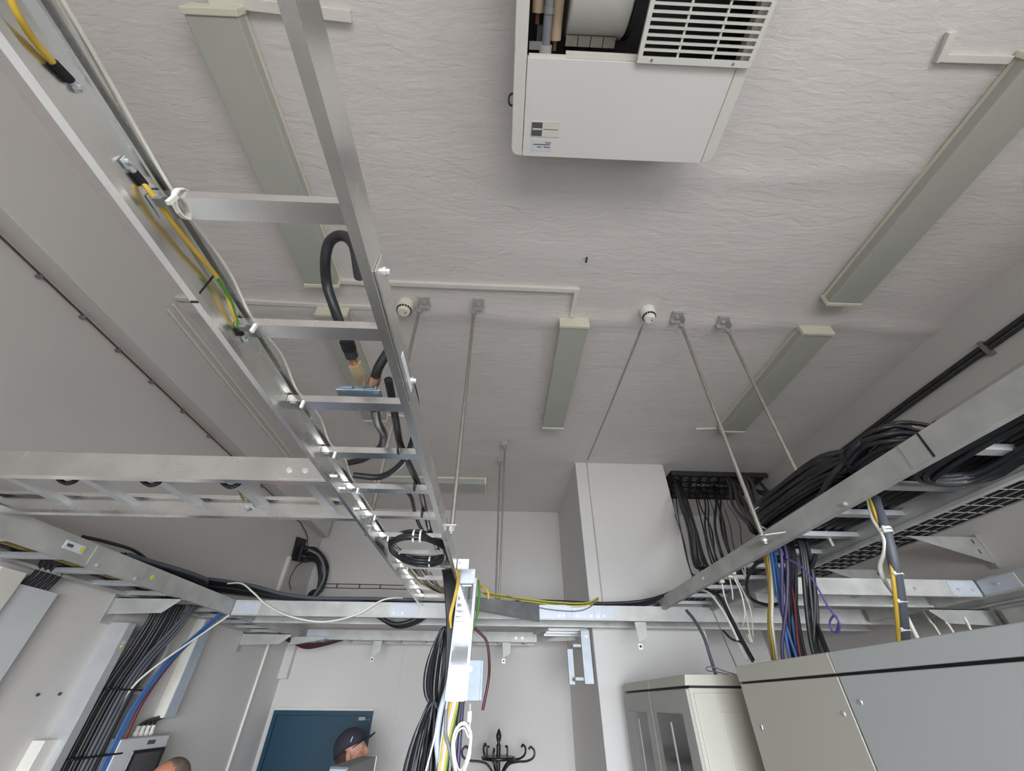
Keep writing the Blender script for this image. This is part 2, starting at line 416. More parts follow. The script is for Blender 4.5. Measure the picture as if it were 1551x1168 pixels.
# ------------------------------------------------------------------ threaded hanger rods with hinged ceiling clips
def hanger(x, y, z1, side, label, nut=True, arm=None):
    zc = ceil_z(x, y)
    t = thing('hanger_rod', (x, y, zc), label, 'rod', 'threaded rods holding the trays')
    cx, cy = x + side*.028, y - .03
    MB().box((cx-.035, cy-.035, zc-.006), (cx+.035, cy+.045, zc+.012)).build('ceiling_plate', 'galvanised', t, bev=.001)
    mb = MB(); mb.box((cx-side*.035, cy-.02, zc-.06), (cx-side*.031, cy+.03, zc)); mb.box((cx-.033, cy+.028, zc-.035), (cx+.033, cy+.032, zc)); mb.build('hinge_bracket', 'galvanised', t)
    MB().cyl((cx, cy, zc), (cx, cy, zc-.022), .010, 6).build('bolt', 'bright_metal', t)
    MB().box((x-.018, y-.012, zc-.062), (x+.018, y+.02, zc-.054)).build('clevis', 'galvanised', t)
    MB().cyl((x, y, zc-.075), (x, y, zc-.045), .011, 6).build('nut', 'bright_metal', t)
    MB().cyl((x, y, zc-.05), (x, y, z1), .0095, 10).build('rod', 'rod_steel', t, smooth=40)
    if nut:
        MB().cyl((x, y, z1+.012), (x, y, z1+.03), .013, 6).build('nut', 'bright_metal', t)
        a = arm if arm else 0
        if a: MB().box((min(x-.02, a), y-.02, z1+.03), (max(x+.02, a), y+.02, z1+.036)).build('support_arm', 'galvanised', t, bev=.001)
hanger(-.540, 1.665, 2.585, 1, 'threaded rod beside the cream detector, behind ladder', arm=-.536)
hanger(-.195, 1.665, 2.595, 1, 'threaded rod bolted to the right rail of ladder', arm=-.212)
hanger(1.155, 1.714, 2.595, -1, 'threaded rod bolted to near rail of right tray', arm=1.2)
hanger(1.47, 1.74, 2.60, -1, 'rightmost threaded rod ending behind black cable coil', nut=False)
t = thing('hanger_rod', (.02, 3.55, H), 'twin threaded rods in front of far wall left of shaft', 'rod', 'threaded rods holding the trays')
MB().box((.005, 3.33, H-.05), (.06, 3.40, H+.01)).build('ceiling_plate', 'galvanised', t, bev=.002)
MB().box((-.03, 3.66, H-.05), (.02, 3.72, H+.01)).build('ceiling_plate', 'galvanised', t, bev=.002)
for (a, b) in (((.04, 3.375, H-.03), (.02, 3.375, 2.56)), ((-.005, 3.69, H-.03), (-.005, 3.60, 2.56))):
    MB().cyl(a, b, .008, 10).build('rod', 'rod_steel', t, smooth=40)
for p in ((.04, 3.375, H-.06), (-.005, 3.69, H-.06)): MB().cyl(p, (p[0], p[1], p[2]+.025), .016, 6).build('nut', 'bright_metal', t)
MB().tube([(-.035, 3.4, 2.56), (-.035, 3.4, 2.63), (-.01, 3.4, 2.67), (.035, 3.4, 2.67), (.06, 3.4, 2.63), (.06, 3.4, 2.56)], .008, 8).build('bow', 'rod_steel', t, smooth=50)

# ================================================================== CABLE TRAYS
def rail_y(x, s, y0, y1, z0, z1, fl=.026, th=.003):
    """C profile along Y: web at x, flanges pointing s"""
    p = [(x, z0), (x+s*fl, z0), (x+s*fl, z0+.012), (x+s*(fl-th), z0+.012), (x+s*(fl-th), z0+th), (x+s*th, z0+th), (x+s*th, z1-th), (x+s*(fl-th), z1-th), (x+s*(fl-th), z1-.012), (x+s*fl, z1-.012), (x+s*fl, z1), (x, z1)]
    return MB().prism([(a, y0, z) for a, z in p], (0, y1-y0, 0))
def rail_x(y, s, x0, x1, z0, z1, fl=.026, th=.003):
    p = [(y, z0), (y+s*fl, z0), (y+s*fl, z0+.012), (y+s*(fl-th), z0+.012), (y+s*(fl-th), z0+th), (y+s*th, z0+th), (y+s*th, z1-th), (y+s*(fl-th), z1-th), (y+s*(fl-th), z1-.012), (y+s*fl, z1-.012), (y+s*fl, z1), (y, z1)]
    return MB().prism([(x0, a, z) for a, z in p], (x1-x0, 0, 0))
def bolt(parent, p, d, r=.008, h=.009, m='bright_metal'):
    d = Vector(d).normalized(); p = Vector(p)
    MB().lathe([(r*1.5, 0), (r*1.5, .002), (r, .002), (r, h)], p, d, 8).build('bolt', m, parent, smooth=30)

# --- the ladder tray over the camera
lad = thing('ladder_tray', (-.38, 1.6, 2.58), 'big aluminium ladder tray crossing overhead from upper left to centre', 'cable tray')
lr = rail_y(-.535, 1, -1.2, 3.24, 2.58, 2.676, fl=.013).build('side_rail', 'aluminium', lad)
MB().box((-.532, -1.2, 2.648), (-.524, 3.24, 2.653)).build('rail_rib', 'aluminium', lr)
rr = rail_y(-.212, -1, -1.2, 2.52, 2.58, 2.646, fl=.018).build('side_rail', 'aluminium', lad)
for k in range(-6, 12):
    y = .295+.2515*k
    if y > 3.2: break
    xr = -.216 if y < 2.5 else -.235
    rg = MB().prism([(-.531, y, 2.626), (-.531, y+.034, 2.626), (-.531, y+.034, 2.629), (-.531, y+.003, 2.629), (-.531, y+.003, 2.642), (-.531, y+.034, 2.642), (-.531, y+.034, 2.645), (-.531, y, 2.645)], (xr+.531, 0, 0)).build('rung', 'rung_metal', lad)
    if 0 <= k < 9:
        MB().box((-.519, y+.000, 2.619), (-.506, y+.012, 2.626)).build('clamp', 'steel_plate', rg)
        mb = MB(); mb.obox((-.487, y-.001, 2.616), (.003, 0, 0), (0, .003, 0), (0, 0, .010))
        if k == 0: mb.lathe([(.020, -.0035), (.0225, -.0035), (.0225, .0035), (.020, .0035), (.020, -.0035)], (-.489, y+.016, 2.637), (1, 0, 0), 14)
        mb.build('cable_tie', 'white_cable', rg)
# splice plates and bolts on the rails
for (y0, y1) in ((.385, .74), (-.35, .02)):
    MB().box((-.2115, y0, 2.588), (-.2085, y1, 2.638)).build('splice_plate', 'aluminium', rr, bev=.001)
    for q in (y0+.03, y1-.03): bolt(rr, (-.2085, q, 2.630), (1, 0, 0), .006)
MB().box((-.2085, .60, 2.602), (-.2078, .72, 2.618)).build('worn_sticker', 'sticker_white', rr)
MB().box((-.5325, .452, 2.584), (-.5312, .455, 2.648)).build('rail_joint', 'black_matte', lr)
MB().box((-.535, .452, 2.5785), (-.522, .455, 2.5798)).build('rail_joint', 'black_matte', lr)
for q in (1.18, 1.27, 1.45): bolt(lr, (-.532, q, 2.612), (1, 0, 0), .007, .016)
MB().box((-.55, 1.66, 2.60), (-.535, 1.69, 2.625)).build('nut_plate', 'steel_plate', lr)

# earth jumpers bolted on the left rail
def jumper(px, label):
    return cable('earth_jumper', [at(x, y, X=q) for x, y, q in px], .0036, 'yellow_cable', label, 'cable', 'earth jumpers on ladder rail', per=8)
def lug(parent, p0, p1, p2):
    """black sleeve from p0 to p1, tinned lug on to p2, bolted through the rail"""
    p0, p1, p2 = at(*p0, X=-.527), at(*p1, X=-.528), at(*p2, X=-.529); d = (p2-p1).normalized(); n_ = d.cross(Vector((1, 0, 0)))
    MB().tube([p0, p1], .0052, 10, smooth=False).build('heat_shrink', 'black_matte', parent, smooth=40)
    mb = MB(); mb.tube([p1, p1.lerp(p2, .5)], .0038, 10, smooth=False); mb.obox(p1.lerp(p2, .7), (p2-p1)*.35, n_*.006, Vector((.001, 0, 0))); mb.build('lug', 'bright_metal', parent, smooth=40)
    bolt(parent, p1.lerp(p2, .8), (1, 0, 0), .0035, .007)
j1 = jumper([(0, -45, -.515), (12, -10, -.517), (30, 28, -.52), (52, 62, -.525), (82, 97, -.527)], 'yellow earth cable with black lug at the upper left corner')
lug(j1, (80, 94), (107, 122), (120, 136))
j2 = jumper([(216, 276, -.527), (228, 292, -.522), (250, 322, -.518), (276, 356, -.518), (304, 390, -.518), (327, 417, -.518), (342, 442, -.52), (352, 472, -.523), (364, 502, -.527)], 'yellow and green earth cable bridging the ladder rail joint')
lug(j2, (220, 280), (203, 260), (186, 240))
MB().tube([at(x, y, X=q) for x, y, q in ((329, 421, -.517), (345, 447, -.519), (355, 475, -.522), (363, 500, -.526))], .0037, 8).build('green_stripe', 'green_cable', j2, smooth=60)
lug(j2, (361, 496), (366, 507), (374, 517))
# thin white wire running along the ladder rail above the rungs
cable('thin_white_wire', [(-.52, -.5, 2.68), (-.52, .05, 2.68), (-.515, .30, 2.66), (-.512, .45, 2.67), (-.515, .56, 2.66), (-.51, .68, 2.672), (-.515, .80, 2.66), (-.508, .93, 2.672), (-.515, 1.05, 2.66), (-.508, 1.18, 2.67), (-.515, 1.3, 2.66), (-.515, 1.8, 2.66), (-.51, 2.4, 2.66)],
      .0026, 'white_cable', 'thin white wire tied along the left ladder rail')

# --- trays along X / Y built the same way
def tray_x(name, label, x0, x1, y0, y1, z0, z1, pitch=.25, off=.12, m='galvanised', rungs=True, zr=None):
    t = thing(name, ((x0+x1)/2, (y0+y1)/2, z0), label, 'cable tray')
    a = rail_x(y0, 1, x0, x1, z0, z1).build('side_rail', m, t); b = rail_x(y1, -1, x0, x1, z0, z1).build('side_rail', m, t)
    zr = zr if zr else z1-.036
    x = x0+off
    while rungs and x < x1-.03:
        MB().prism([(x, y0+.003, zr), (x+.034, y0+.003, zr), (x+.034, y0+.003, zr+.02), (x, y0+.003, zr+.02)], (0, y1-y0-.006, 0)).build('rung', 'bright_metal', t)
        x += pitch
    return t, a, b
def tray_y(name, label, x0, x1, y0, y1, z0, z1, pitch=.25, off=.12, m='galvanised', zr=None):
    t = thing(name, ((x0+x1)/2, (y0+y1)/2, z0), label, 'cable tray')
    a = rail_y(x0, 1, y0, y1, z0, z1).build('side_rail', m, t); b = rail_y(x1, -1, y0, y1, z0, z1).build('side_rail', m, t)
    zr = zr if zr else z1-.036
    y = y0+off
    while y < y1-.03:
        MB().box((x0+.003, y, zr), (x1-.003, y+.034, zr+.02)).build('rung', 'bright_metal', t)
        y += pitch
    return t, a, b
# left cross tray joined to the ladder
tL, aL, bL = tray_x('branch_tray', 'short aluminium tray branching left from the ladder', -2.19, -.538, 1.165, 1.505, 2.585, 2.665, off=.02, m='aluminium')
MB().box((-.70, 1.1625, 2.592), (-.54, 1.1655, 2.66)).build('splice_plate', 'aluminium', aL)
for q in (-.665, -.615): bolt(aL, (q, 1.1625, 2.62), (0, -1, 0), .006)
# left wall tray
tW, aW, bW = tray_y('wall_tray', 'grey metal tray with rungs along the left wall', -2.15, -1.845, -1.0, 4.5, 2.52, 2.612, off=.10, zr=2.526)
MB().box((-1.845, 1.95, 2.525), (-1.842, 2.30, 2.607)).build('splice_plate', 'galvanised', bW)
for q in (2.0, 2.25): bolt(bW, (-1.842, q, 2.535), (1, 0, 0), .006)
st = MB().box((-1.845, 1.80, 2.552), (-1.8415, 1.90, 2.585)).build('sticker', 'sticker_white', bW)
MB().lathe([(.011, 0), (.011, .002)], (-1.8425, 1.885, 2.568), (1, 0, 0), 14).build('sticker_dot', 'sticker_yellow', st)
MB().box((-1.842, 1.81, 2.563), (-1.8405, 1.84, 2.575)).build('sticker_print', 'label_dark', st)
st = MB().lathe([(.012, 0), (.012, .002)], (-1.845, 2.36, 2.565), (1, 0, 0), 14).build('sticker', 'sticker_yellow', bW)
# far cross tray
tF, aF, bF = tray_x('cross_tray', 'long galvanised cross tray spanning the room in front of shaft', -1.84, 2.95, 3.20, 3.545, 2.518, 2.612, off=.05)
for (x0, x1) in ((-1.83, -1.66), (-.75, -.55), (.30, .54), (.545, .70), (.705, .86)):
    MB().box((x0, 3.197, 2.527), (x1, 3.2, 2.603)).build('splice_plate', 'zinc_pale', aF)
for q in (-1.80, -1.70, -.72, -.66, .45, .48, .58, .68, .73, .77): bolt(aF, (q, 3.197, 2.545), (0, -1, 0), .006)
# oblique cover plate in front of the cross tray, below the ladder end
tag(MB().hexa([(-.13, 2.72, 2.50), (.30, 3.10, 2.50), (.30, 3.19, 2.50), (-.13, 2.78, 2.50), (-.13, 2.72, 2.565), (.30, 3.10, 2.60), (.30, 3.19, 2.60), (-.13, 2.78, 2.565)]).build('oblique_splice_rail', 'steel_plate', bev=.002),
    'dark grey slanting rail piece right of the vertical trunking', 'metal rail')
# second cross tray nearer the far wall
tS, aS, bS = tray_x('back_tray', 'rear galvanised tray along the far wall above door', -1.80, .40, 4.50, 4.80, 2.518, 2.600, off=.08, zr=2.521)
for q in (-1.72, -1.66, .2, .26): bolt(aS, (q, 4.5, 2.55), (0, -1, 0), .008)
MB().box((-1.80, 4.4975, 2.53), (-1.60, 4.50, 2.59)).build('splice_plate', 'zinc_pale', aS)
# right end of the rear tray: slanted piece with rungs and a vertical drop on the shaft
t = thing('tray_elbow', (.55, 4.4, 2.5), 'short slanted tray piece with rungs beside the shaft', 'cable tray')
MB().prism([(.40, 4.50, 2.53), (.46, 4.42, 2.515), (.74, 4.30, 2.515), (.74, 4.30, 2.60), (.40, 4.50, 2.60)], (0, .03, 0)).build('side_rail', 'galvanised', t)
MB().prism([(.33, 4.05, 2.53), (.42, 3.80, 2.53), (.42, 3.80, 2.60), (.33, 4.05, 2.60)], (.02, .02, 0)).build('side_rail', 'galvanised', t)
for k in range(3): MB().box((.44, 3.86+.16*k, 2.535), (.77, 3.89+.16*k, 2.555)).build('rung', 'bright_metal', t)
t = thing('vertical_channel', (.73, 3.9, 2.17), 'bright metal channel hanging down beside the shaft corner', 'cable tray')
mb = MB(); mb.prism([(.705, 3.80, 2.178), (.775, 3.80, 2.178), (.775, 3.84, 2.178), (.771, 3.84, 2.178), (.771, 3.804, 2.178), (.709, 3.804, 2.178), (.709, 3.84, 2.178), (.705, 3.84, 2.178)], (0, 0, .36)); mb.build('side_rail', 'zinc_pale', t)
mb = MB(); mb.prism([(.615, 4.0, 2.18), (.66, 4.0, 2.18), (.66, 4.04, 2.18), (.615, 4.04, 2.18)], (0, 0, .24)); mb.build('side_rail', 'zinc_pale', t)
for z in (2.2, 2.42): MB().box((.64, 3.84, z), (.75, 4.0, z+.02)).build('rung', 'galvanised', t)
bolt(t, (.745, 3.8, 2.49), (0, -1, 0), .007)
# right tray
tR, aR, bR = tray_y('main_tray', 'wide galvanised tray with black coils along the right side', 1.20, 1.58, -1.2, 3.36, 2.59, 2.668, off=.15)
MB().box((1.198, .935, 2.592), (1.2, 1.0, 2.666)).build('splice_plate', 'galvanised', aR)
MB().box((1.1975, .926, 2.5915), (1.2, .931, 2.667)).build('rail_joint', 'black_matte', aR)
bolt(aR, (1.2, 1.28, 2.60), (-1, 0, 0), .006)
bolt(aR, (1.2, 2.45, 2.63), (-1, 0, 0), .006)
MB().box((1.1975, 3.22, 2.612), (1.1985, 3.30, 2.640)).build('sticker', 'label_dark', aR)
t = tag(MB().prism([(1.13, 1.66, 2.615), (1.13, 1.82, 2.615), (1.1965, 1.84, 2.615), (1.1965, 1.62, 2.615)], (0, 0, .005)).build('support_plate', 'galvanised'), 'small metal support plate at the rod foot on right tray', 'bracket')
# right link tray and right wall tray
tA, aA, bA = tray_x('link_tray', 'pale tray linking the right main tray to right wall tray', 1.59, 2.66, 2.31, 2.64, 2.527, 2.610, off=.1)
MB().box((2.50, 2.307, 2.535), (2.66, 2.31, 2.602)).build('splice_plate', 'zinc_pale', aA)
for q in (2.30, 2.54, 2.62): bolt(aA, (q, 2.307, 2.56), (0, -1, 0), .006)
tX, aX, bX = tray_y('right_wall_tray', 'tray along the right wall behind the tall cabinets', 2.67, 2.985, -1.0, 3.15, 2.527, 2.610, off=.1)
MB().box((2.667, 2.10, 2.535), (2.67, 2.30, 2.602)).build('splice_plate', 'zinc_pale', aX)
bolt(aX, (2.667, 2.2, 2.57), (-1, 0, 0), .006)

# --- cantilever wall brackets
def wall_bracket(x0, x1, y, z, label, flip=False):
    t = thing('wall_bracket', ((x0+x1)/2, y, z-.08), label, 'bracket', 'cantilever brackets under the trays')
    a, b = (x0, x1)
    MB().prism([(a, y, z-.085), (a+(b-a)*.80, y, z-.075), (b, y, z-.012), (b, y, z), (a, y, z)], (0, .004, 0)).build('arm', 'galvanised', t)
    MB().box((min(a, b), y, z-.004), (max(a, b), y+.035, z)).build('flange', 'galvanised', t)
    s_ = -1 if a < b else 1
    MB().box((a, y-.02, z-.13), (a+s_*.006, y+.05, z+.03)).build('wall_plate', 'galvanised', t)
wall_bracket(-2.195, -1.83, 2.63, 2.516, 'grey cantilever bracket above the vertical cable run, left wall')
wall_bracket(-2.195, -1.78, 4.12, 2.516, 'grey cantilever bracket near the far left corner')
wall_bracket(3.0, 2.62, 2.62, 2.52, 'grey cantilever bracket under right wall tray')
tag(MB().hexa([(-1.85, 4.30, 2.45), (-1.55, 4.30, 2.50), (-1.55, 4.33, 2.50), (-1.85, 4.33, 2.45), (-1.85, 4.30, 2.515), (-1.55, 4.30, 2.515), (-1.55, 4.33, 2.515), (-1.85, 4.33, 2.515)]).build('tray_bracket', 'galvanised'), 'flat grey bracket below tray corner above door', 'bracket')
# small hanging brackets under the rear trays
def drop_bracket(x, y, z, label):
    t = thing('drop_bracket', (x, y, z-.2), label, 'bracket', 'small brackets hanging below the trays')
    MB().prism([(x-.03, y, z), (x+.05, y, z), (x+.045, y, z-.09), (x-.02, y, z-.125)], (0, .004, 0)).build('plate', 'galvanised', t)
    MB().box((x-.03, y-.002, z-.165), (x, y+.002, z-.13)).build('foot', 'bright_metal', t)
    bolt(t, (x-.015, y-.002, z-.147), (0, -1, 0), .006, .006, 'dark_steel')
drop_bracket(-1.13, 4.52, 2.515, 'drop bracket under the rear tray above the door')
drop_bracket(.10, 4.52, 2.515, 'drop bracket under the rear tray left of shaft')
drop_bracket(1.02, 3.22, 2.515, 'drop bracket under the cross tray on the shaft')

# --- triangular wall brackets and wire basket on the right
def tri_bracket(y, label):
    t = thing('triangle_bracket', (2.98, y, 2.7), label, 'bracket', 'triangular wall brackets under the basket')
    MB().prism([(2.56, y, 2.885), (3.0, y, 2.885), (3.0, y, 2.735)], (0, .004, 0)).build('web', 'galvanised', t)
    MB().box((2.55, y, 2.885), (2.99, y+.04, 2.889)).build('top_flange', 'galvanised', t)
    MB().box((3.0, y-.004, 2.71), (3.02, y+.03, 2.905)).build('wall_plate', 'galvanised', t)
    for q in (2.65, 2.72, 2.79, 2.86): MB().box((q, y+.012, 2.8835), (q+.03, y+.02, 2.8845)).build('slot', 'dark_steel', t)
    for q in (2.79, 2.85): MB().box((2.955, y-.001, q), (2.963, y, q+.025)).build('slot', 'dark_steel', t)
tri_bracket(2.42, 'nearer triangular bracket fixed to the right wall')
tri_bracket(3.20, 'farther triangular bracket fixed to the right wall')
bk = thing('wire_basket', (2.6, 1.5, 2.89), 'wire mesh basket tray loaded with black cables, right wall', 'cable tray')
for i, x in enumerate((2.44, 2.51, 2.58, 2.65, 2.72)):
    MB().cyl((x, -.8, 2.894), (x, 3.5, 2.894), .0025, 6).build('long_wire', 'galvanised', bk)
for x in (2.44, 2.72):
    for z in (2.92, 2.945): MB().cyl((x, -.8, z), (x, 3.5, z), .0025, 6).build('long_wire', 'galvanised', bk)
y = -.75
while y < 3.5:
    MB().tube([(2.44, y, 2.955), (2.44, y, 2.896), (2.72, y, 2.896), (2.72, y, 2.955)], .0025, 6, smooth=False).build('cross_wire', 'galvanised', bk)
    y += .1
for i in range(9):
    x = 2.455+.031*i; z = 2.905+.012*(i % 2)
    cable('basket_cable', [(x, -.8, z), (x+random.uniform(-.01,.01), .4, z), (x, 1.4, z+random.uniform(0,.01)), (x+random.uniform(-.01,.01), 2.4, z), (x, 3.5, z)], .013, 'black_rubber', 'thick black cable lying in the wire basket', 'cable', 'cables in the wire basket', n=7, per=3)
# cables clipped along the right beam
for i, (z, r_) in enumerate(((3.765, .016), (3.73, .011))):
    cable('beam_cable', [(2.925-.0*i, -.5, z), (2.922, .8, z-.006), (2.925, 1.4, z+.004), (2.922, 2.2, z+.006), (2.925, 3.1, z), (2.915, 3.7, z+.03), (2.88, 4.0, z+.12), (2.84, 4.1, 4.0)], r_, 'dark_steel',
          ('upper', 'lower')[i]+' dark cable clipped along the right beam', 'cable', 'cables on the right beam')
tag(MB().box((2.905, 1.60, 3.70), (2.942, 1.625, 3.80)).build('cable_clip', 'steel_plate', bev=.002), 'grey metal clip holding dark cables on the right beam', 'clip')

# ================================================================== AIR CONDITIONER
ac = thing('air_conditioner', (.43, .2, 3.83), 'white ceiling air conditioner with its cover partly open', 'air conditioner')
zp = 3.83; x0, x1, y0, y1 = .008, .852, -.45, .677
def rrect(ax, ay, bx, by, r, z, n=5):
    out = []
    for (cx, cy, g0) in ((bx-r, by-r, 0), (ax+r, by-r, 90), (ax+r, ay+r, 180), (bx-r, ay+r, 270)):
        for k in range(n+1):
            g = math.radians(g0+90*k/n); out.append((cx+r*math.cos(g), cy+r*math.sin(g), z))
    return out
# inner casing (hollow): side walls and roof
mb = MB(); c0, c1, d0, d1 = .030, .842, -.44, .655
mb.box((c0, d0, zp+.02), (c0+.012, d1, 4.045)); mb.box((c1-.012, d0, zp+.02), (c1, d1, 4.045)); mb.box((c0, d1-.012, zp+.02), (c1, d1, 4.045)); mb.box((c0, d0, zp+.02), (c1, d0+.012, 4.045)); mb.box((c0, d0, 4.01), (c1, d1, 4.03))
mb.build('casing', 'dark_steel', ac)
# cover rim: left and right cheeks with rounded corners, and the closed service panel
lp = [(x0+.045, y0, zp), (x0+.045, y1, zp)] + [(x0+.03-.03*math.sin(math.radians(g)), y1-.03+.03*math.cos(math.radians(g)), zp) for g in (0, 22, 45, 67, 90)] + [(x0, y0, zp)]
MB().prism(lp, (0, 0, .045)).build('cover_cheek', 'ac_frame', ac, bev=.004)
rp = [(x1-.045, y0, zp), (x1-.045, y1, zp)] + [(x1-.03+.03*math.sin(math.radians(g)), y1-.03+.03*math.cos(math.radians(g)), zp) for g in (0, 22, 45, 67, 90)] + [(x1, y0, zp)]
MB().prism(rp, (0, 0, .045)).build('cover_cheek', 'ac_frame', ac, bev=.004)
pn = MB().box((x0+.047, .354, zp), (x1-.047, y1, zp+.04)).build('service_panel', 'ac_white', ac, bev=.002)
MB().box((.09, y1-.03, zp+.04), (.76, y1+.012, zp+.06)).build('rear_lip', 'dark_steel', ac)
# badge and paper label
bd = MB().box((.083, .548, zp-.002), (.198, .602, zp)).build('badge', 'ac_frame', pn)
MB().box((.086, .552, zp-.003), (.128, .599, zp-.002)).build('badge_square', 'label_dark', bd)
MB().box((.090, .572, zp-.0036), (.126, .578, zp-.003)).build('badge_lettering', 'label_grey', bd)
MB().box((.134, .574, zp-.0026), (.190, .576, zp-.002)).build('badge_line', 'label_dark', bd)
lb = MB().box((.088, .612, zp-.001), (.172, .655, zp)).build('paper_label', 'sticker_white', pn)
for (a, b, c) in ((.145, .168, .622), (.098, .166, .629), (.112, .130, .638), (.140, .166, .638)): MB().box((a, c, zp-.0016), (b, c+.003, zp-.001)).build('print_line', 'ink', lb)
# white rail, drum, pipes inside the open bay
MB().box((.19, .335, zp+.01), (.45, .354, zp+.03)).build('slide_rail', 'ac_frame', ac, bev=.002)
MB().box((.06, .345, zp+.012), (.45, .356, zp+.02)).build('edge_strip', 'ac_frame', ac)
MB().lathe([(.15, 0), (.155, .005), (.155, .20), (.15, .205)], (.19, .165, 4.0-.02), (1, 0, 0), 40).build('blower_drum', 'ac_duct', ac, smooth=40)
MB().lathe([(.185, 0), (.185, .012)], (.398, .135, 3.98), (1, 0, 0), 40).build('drum_flange', 'black_matte', ac, smooth=40)
for k in range(4): MB().box((.19+.045*k, .30, 3.895), (.232+.045*k, .33, 3.90)).build('louvre', 'olive_grey', ac)
for (x, ye) in ((.085, .245), (.150, .315)):
    MB().tube([(x, -.4, 3.90), (x, ye, 3.90)], .022, 14, smooth=False).build('insulated_pipe', 'tan_foam', ac, smooth=40)
    MB().tube([(x, ye, 3.90), (x, ye+.03, 3.90)], .009, 8, smooth=False).build('pipe_stub', 'copper', ac, smooth=40)
hs = MB().tube([(.122, -.4, 3.875), (.121, .1, 3.872), (.119, .22, 3.87), (.118, .335, 3.868)], .015, 12).build('drain_hose', 'grey_cable', ac, smooth=40)
for q in (.10, .235): MB().lathe([(.017, -.008), (.019, -.008), (.019, .008), (.017, .008)], (.12, q, 3.871), (0, 1, 0), 14).build('hose_clamp', 'steel_plate', hs)
MB().lathe([(.022, 0), (.022, .022)], (.118, .325, 3.868), (0, 1, 0), 14).build('hose_ferrule', 'rack_front', hs)
MB().box((.085, .275, 3.875), (.115, .34, 3.90)).build('bracket', 'dark_steel', ac)
mb = MB().prism([(.06, .315, 3.86), (.105, .315, 3.86), (.112, .33, 3.86), (.112, .338, 3.86), (.06, .338, 3.86)], (0, 0, .004)); mb.build('tab', 'steel_plate', ac)
for q in (.05, .47): 
    MB().tube([(x0-.002, q, zp+.03), (x0-.014, q+.006, zp+.02), (x0-.014, q+.03, zp+.02), (x0-.002, q+.04, zp+.03)], .004, 6).build('latch', 'dark_steel', ac)
# intake grille, slid aside and hanging slightly lower
gr = MB().box((.440, .333, zp-.018), (.846, .352, zp-.002)).build('grille', 'ac_frame', ac, bev=.001)
mb = MB(); mb.box((.440, -.42, zp-.018), (.455, .333, zp-.002)); mb.box((.831, -.42, zp-.018), (.846, .333, zp-.002)); mb.build('grille_frame', 'ac_frame', gr)
yy = .318
while yy > -.40:
    MB().box((.455, yy-.007, zp-.018), (.831, yy, zp-.004)).build('slat', 'ac_frame', gr); yy -= .0195
for q in (.575, .70): MB().box((q, -.42, zp-.014), (q+.007, .333, zp-.006)).build('cross_bar', 'ac_frame', gr)
for q in (.49, .78): MB().lathe([(.005, 0), (.004, .002)], (q, .342, zp-.0185), (0, 0, -1), 8).build('screw', 'steel_plate', gr)

# ================================================================== COPPER EARTH CONDUCTOR
t = thing('copper_conductor', (-2.18, 2.0, 3.62), 'thin copper earth wire clipped along the left wall under the beam', 'wire')
MB().tube([(-2.185, -.5, 3.605), (-2.185, 2.5, 3.605), (-2.185, 4.2, 3.600), (-2.185, 4.5, 3.58), (-2.183, 4.72, 3.50), (-2.183, 4.78, 3.30), (-2.183, 4.66, 3.20), (-2.18, 4.60, 3.05), (-2.18, 4.70, 2.98)], .005, 6, per=8).build('wire', 'copper', t, smooth=60)
for y in (.95, 1.20, 1.45, 1.70, 1.98, 2.30, 2.62, 3.0, 3.5, 4.35):
    MB().box((-2.199, y-.008, 3.588), (-2.178, y+.008, 3.61)).build('clip', 'steel_plate', t)
t = thing('copper_strips', (-1.5, 5.12, 3.08), 'pair of copper wires with cross ties on far wall', 'wire')
for z in (3.13, 3.09): MB().tube([(-2.0, 5.12, z), (-1.7, 5.12, z+.003*(z > 3.1)-.002), (-1.4, 5.12, z), (-1.0, 5.12, z-.004)], .0045, 6).build('wire', 'copper', t, smooth=60)
for x in (-1.86, -1.60, -1.36): MB().box((x-.005, 5.11, 3.086), (x+.005, 5.125, 3.136)).build('cross_tie', 'copper', t)

# black cable entry plate and looping cables in the far left corner
t = thing('entry_plate', (-2.2, 4.6, 3.3), 'black cable entry plate high on the left wall', 'cable entry')
MB().obox((-2.188, 4.60, 3.36), (.012, 0, 0), (0, .11, .02), (0, -.02, .115)).build('plate', 'black_matte', t, bev=.003)
MB().obox((-2.165, 4.66, 3.33), (.02, 0, 0), (0, .07, .01), (0, -.01, .08)).build('gland_block', 'black_rubber', t, bev=.006)
for (q, z) in ((4.62, 3.38), (4.68, 3.36), (4.64, 3.30), (4.70, 3.28)): MB().lathe([(.028, 0), (.028, .03), (.022, .045)], (-2.15, q, z), (1, 0, 0), 10).build('gland', 'black_rubber', t, smooth=40)
for i, (q, z, e, dz) in enumerate(((4.62, 3.38, 4.98, .02), (4.68, 3.36, 4.93, 0), (4.64, 3.30, 4.86, -.02), (4.70, 3.28, 4.90, -.04), (4.66, 3.33, 4.96, .01))):
    cable('entry_cable', [(-2.12, q, z), (-2.04, q+.1, z+.01), (-1.99, e, z-.10+dz), (-1.97, e+.02, z-.28), (-1.97, e-.14, 2.95), (-2.0, 4.5+.03*i, 2.70), (-2.0, 4.1, 2.635)], .021, 'black_rubber', 'thick black cable looping down from the black entry plate', 'cable', 'cables from the entry plate', per=6)
cable('entry_cable', [(-2.10, 4.62, 3.37), (-2.0, 4.72, 3.33), (-1.93, 4.80, 3.20), (-1.92, 4.80, 3.05), (-1.95, 4.6, 2.82), (-2.0, 4.2, 2.65)], .014, 'grey_cable', 'single grey cable beside black ones under entry plate', 'cable', 'cables from the entry plate')
tag(MB().box((-2.2, 4.42, 2.64), (-2.165, 4.46, 3.24)).build('wall_conduit', 'white_plastic', bev=.003), 'short white duct below the black entry plate', 'cable duct')
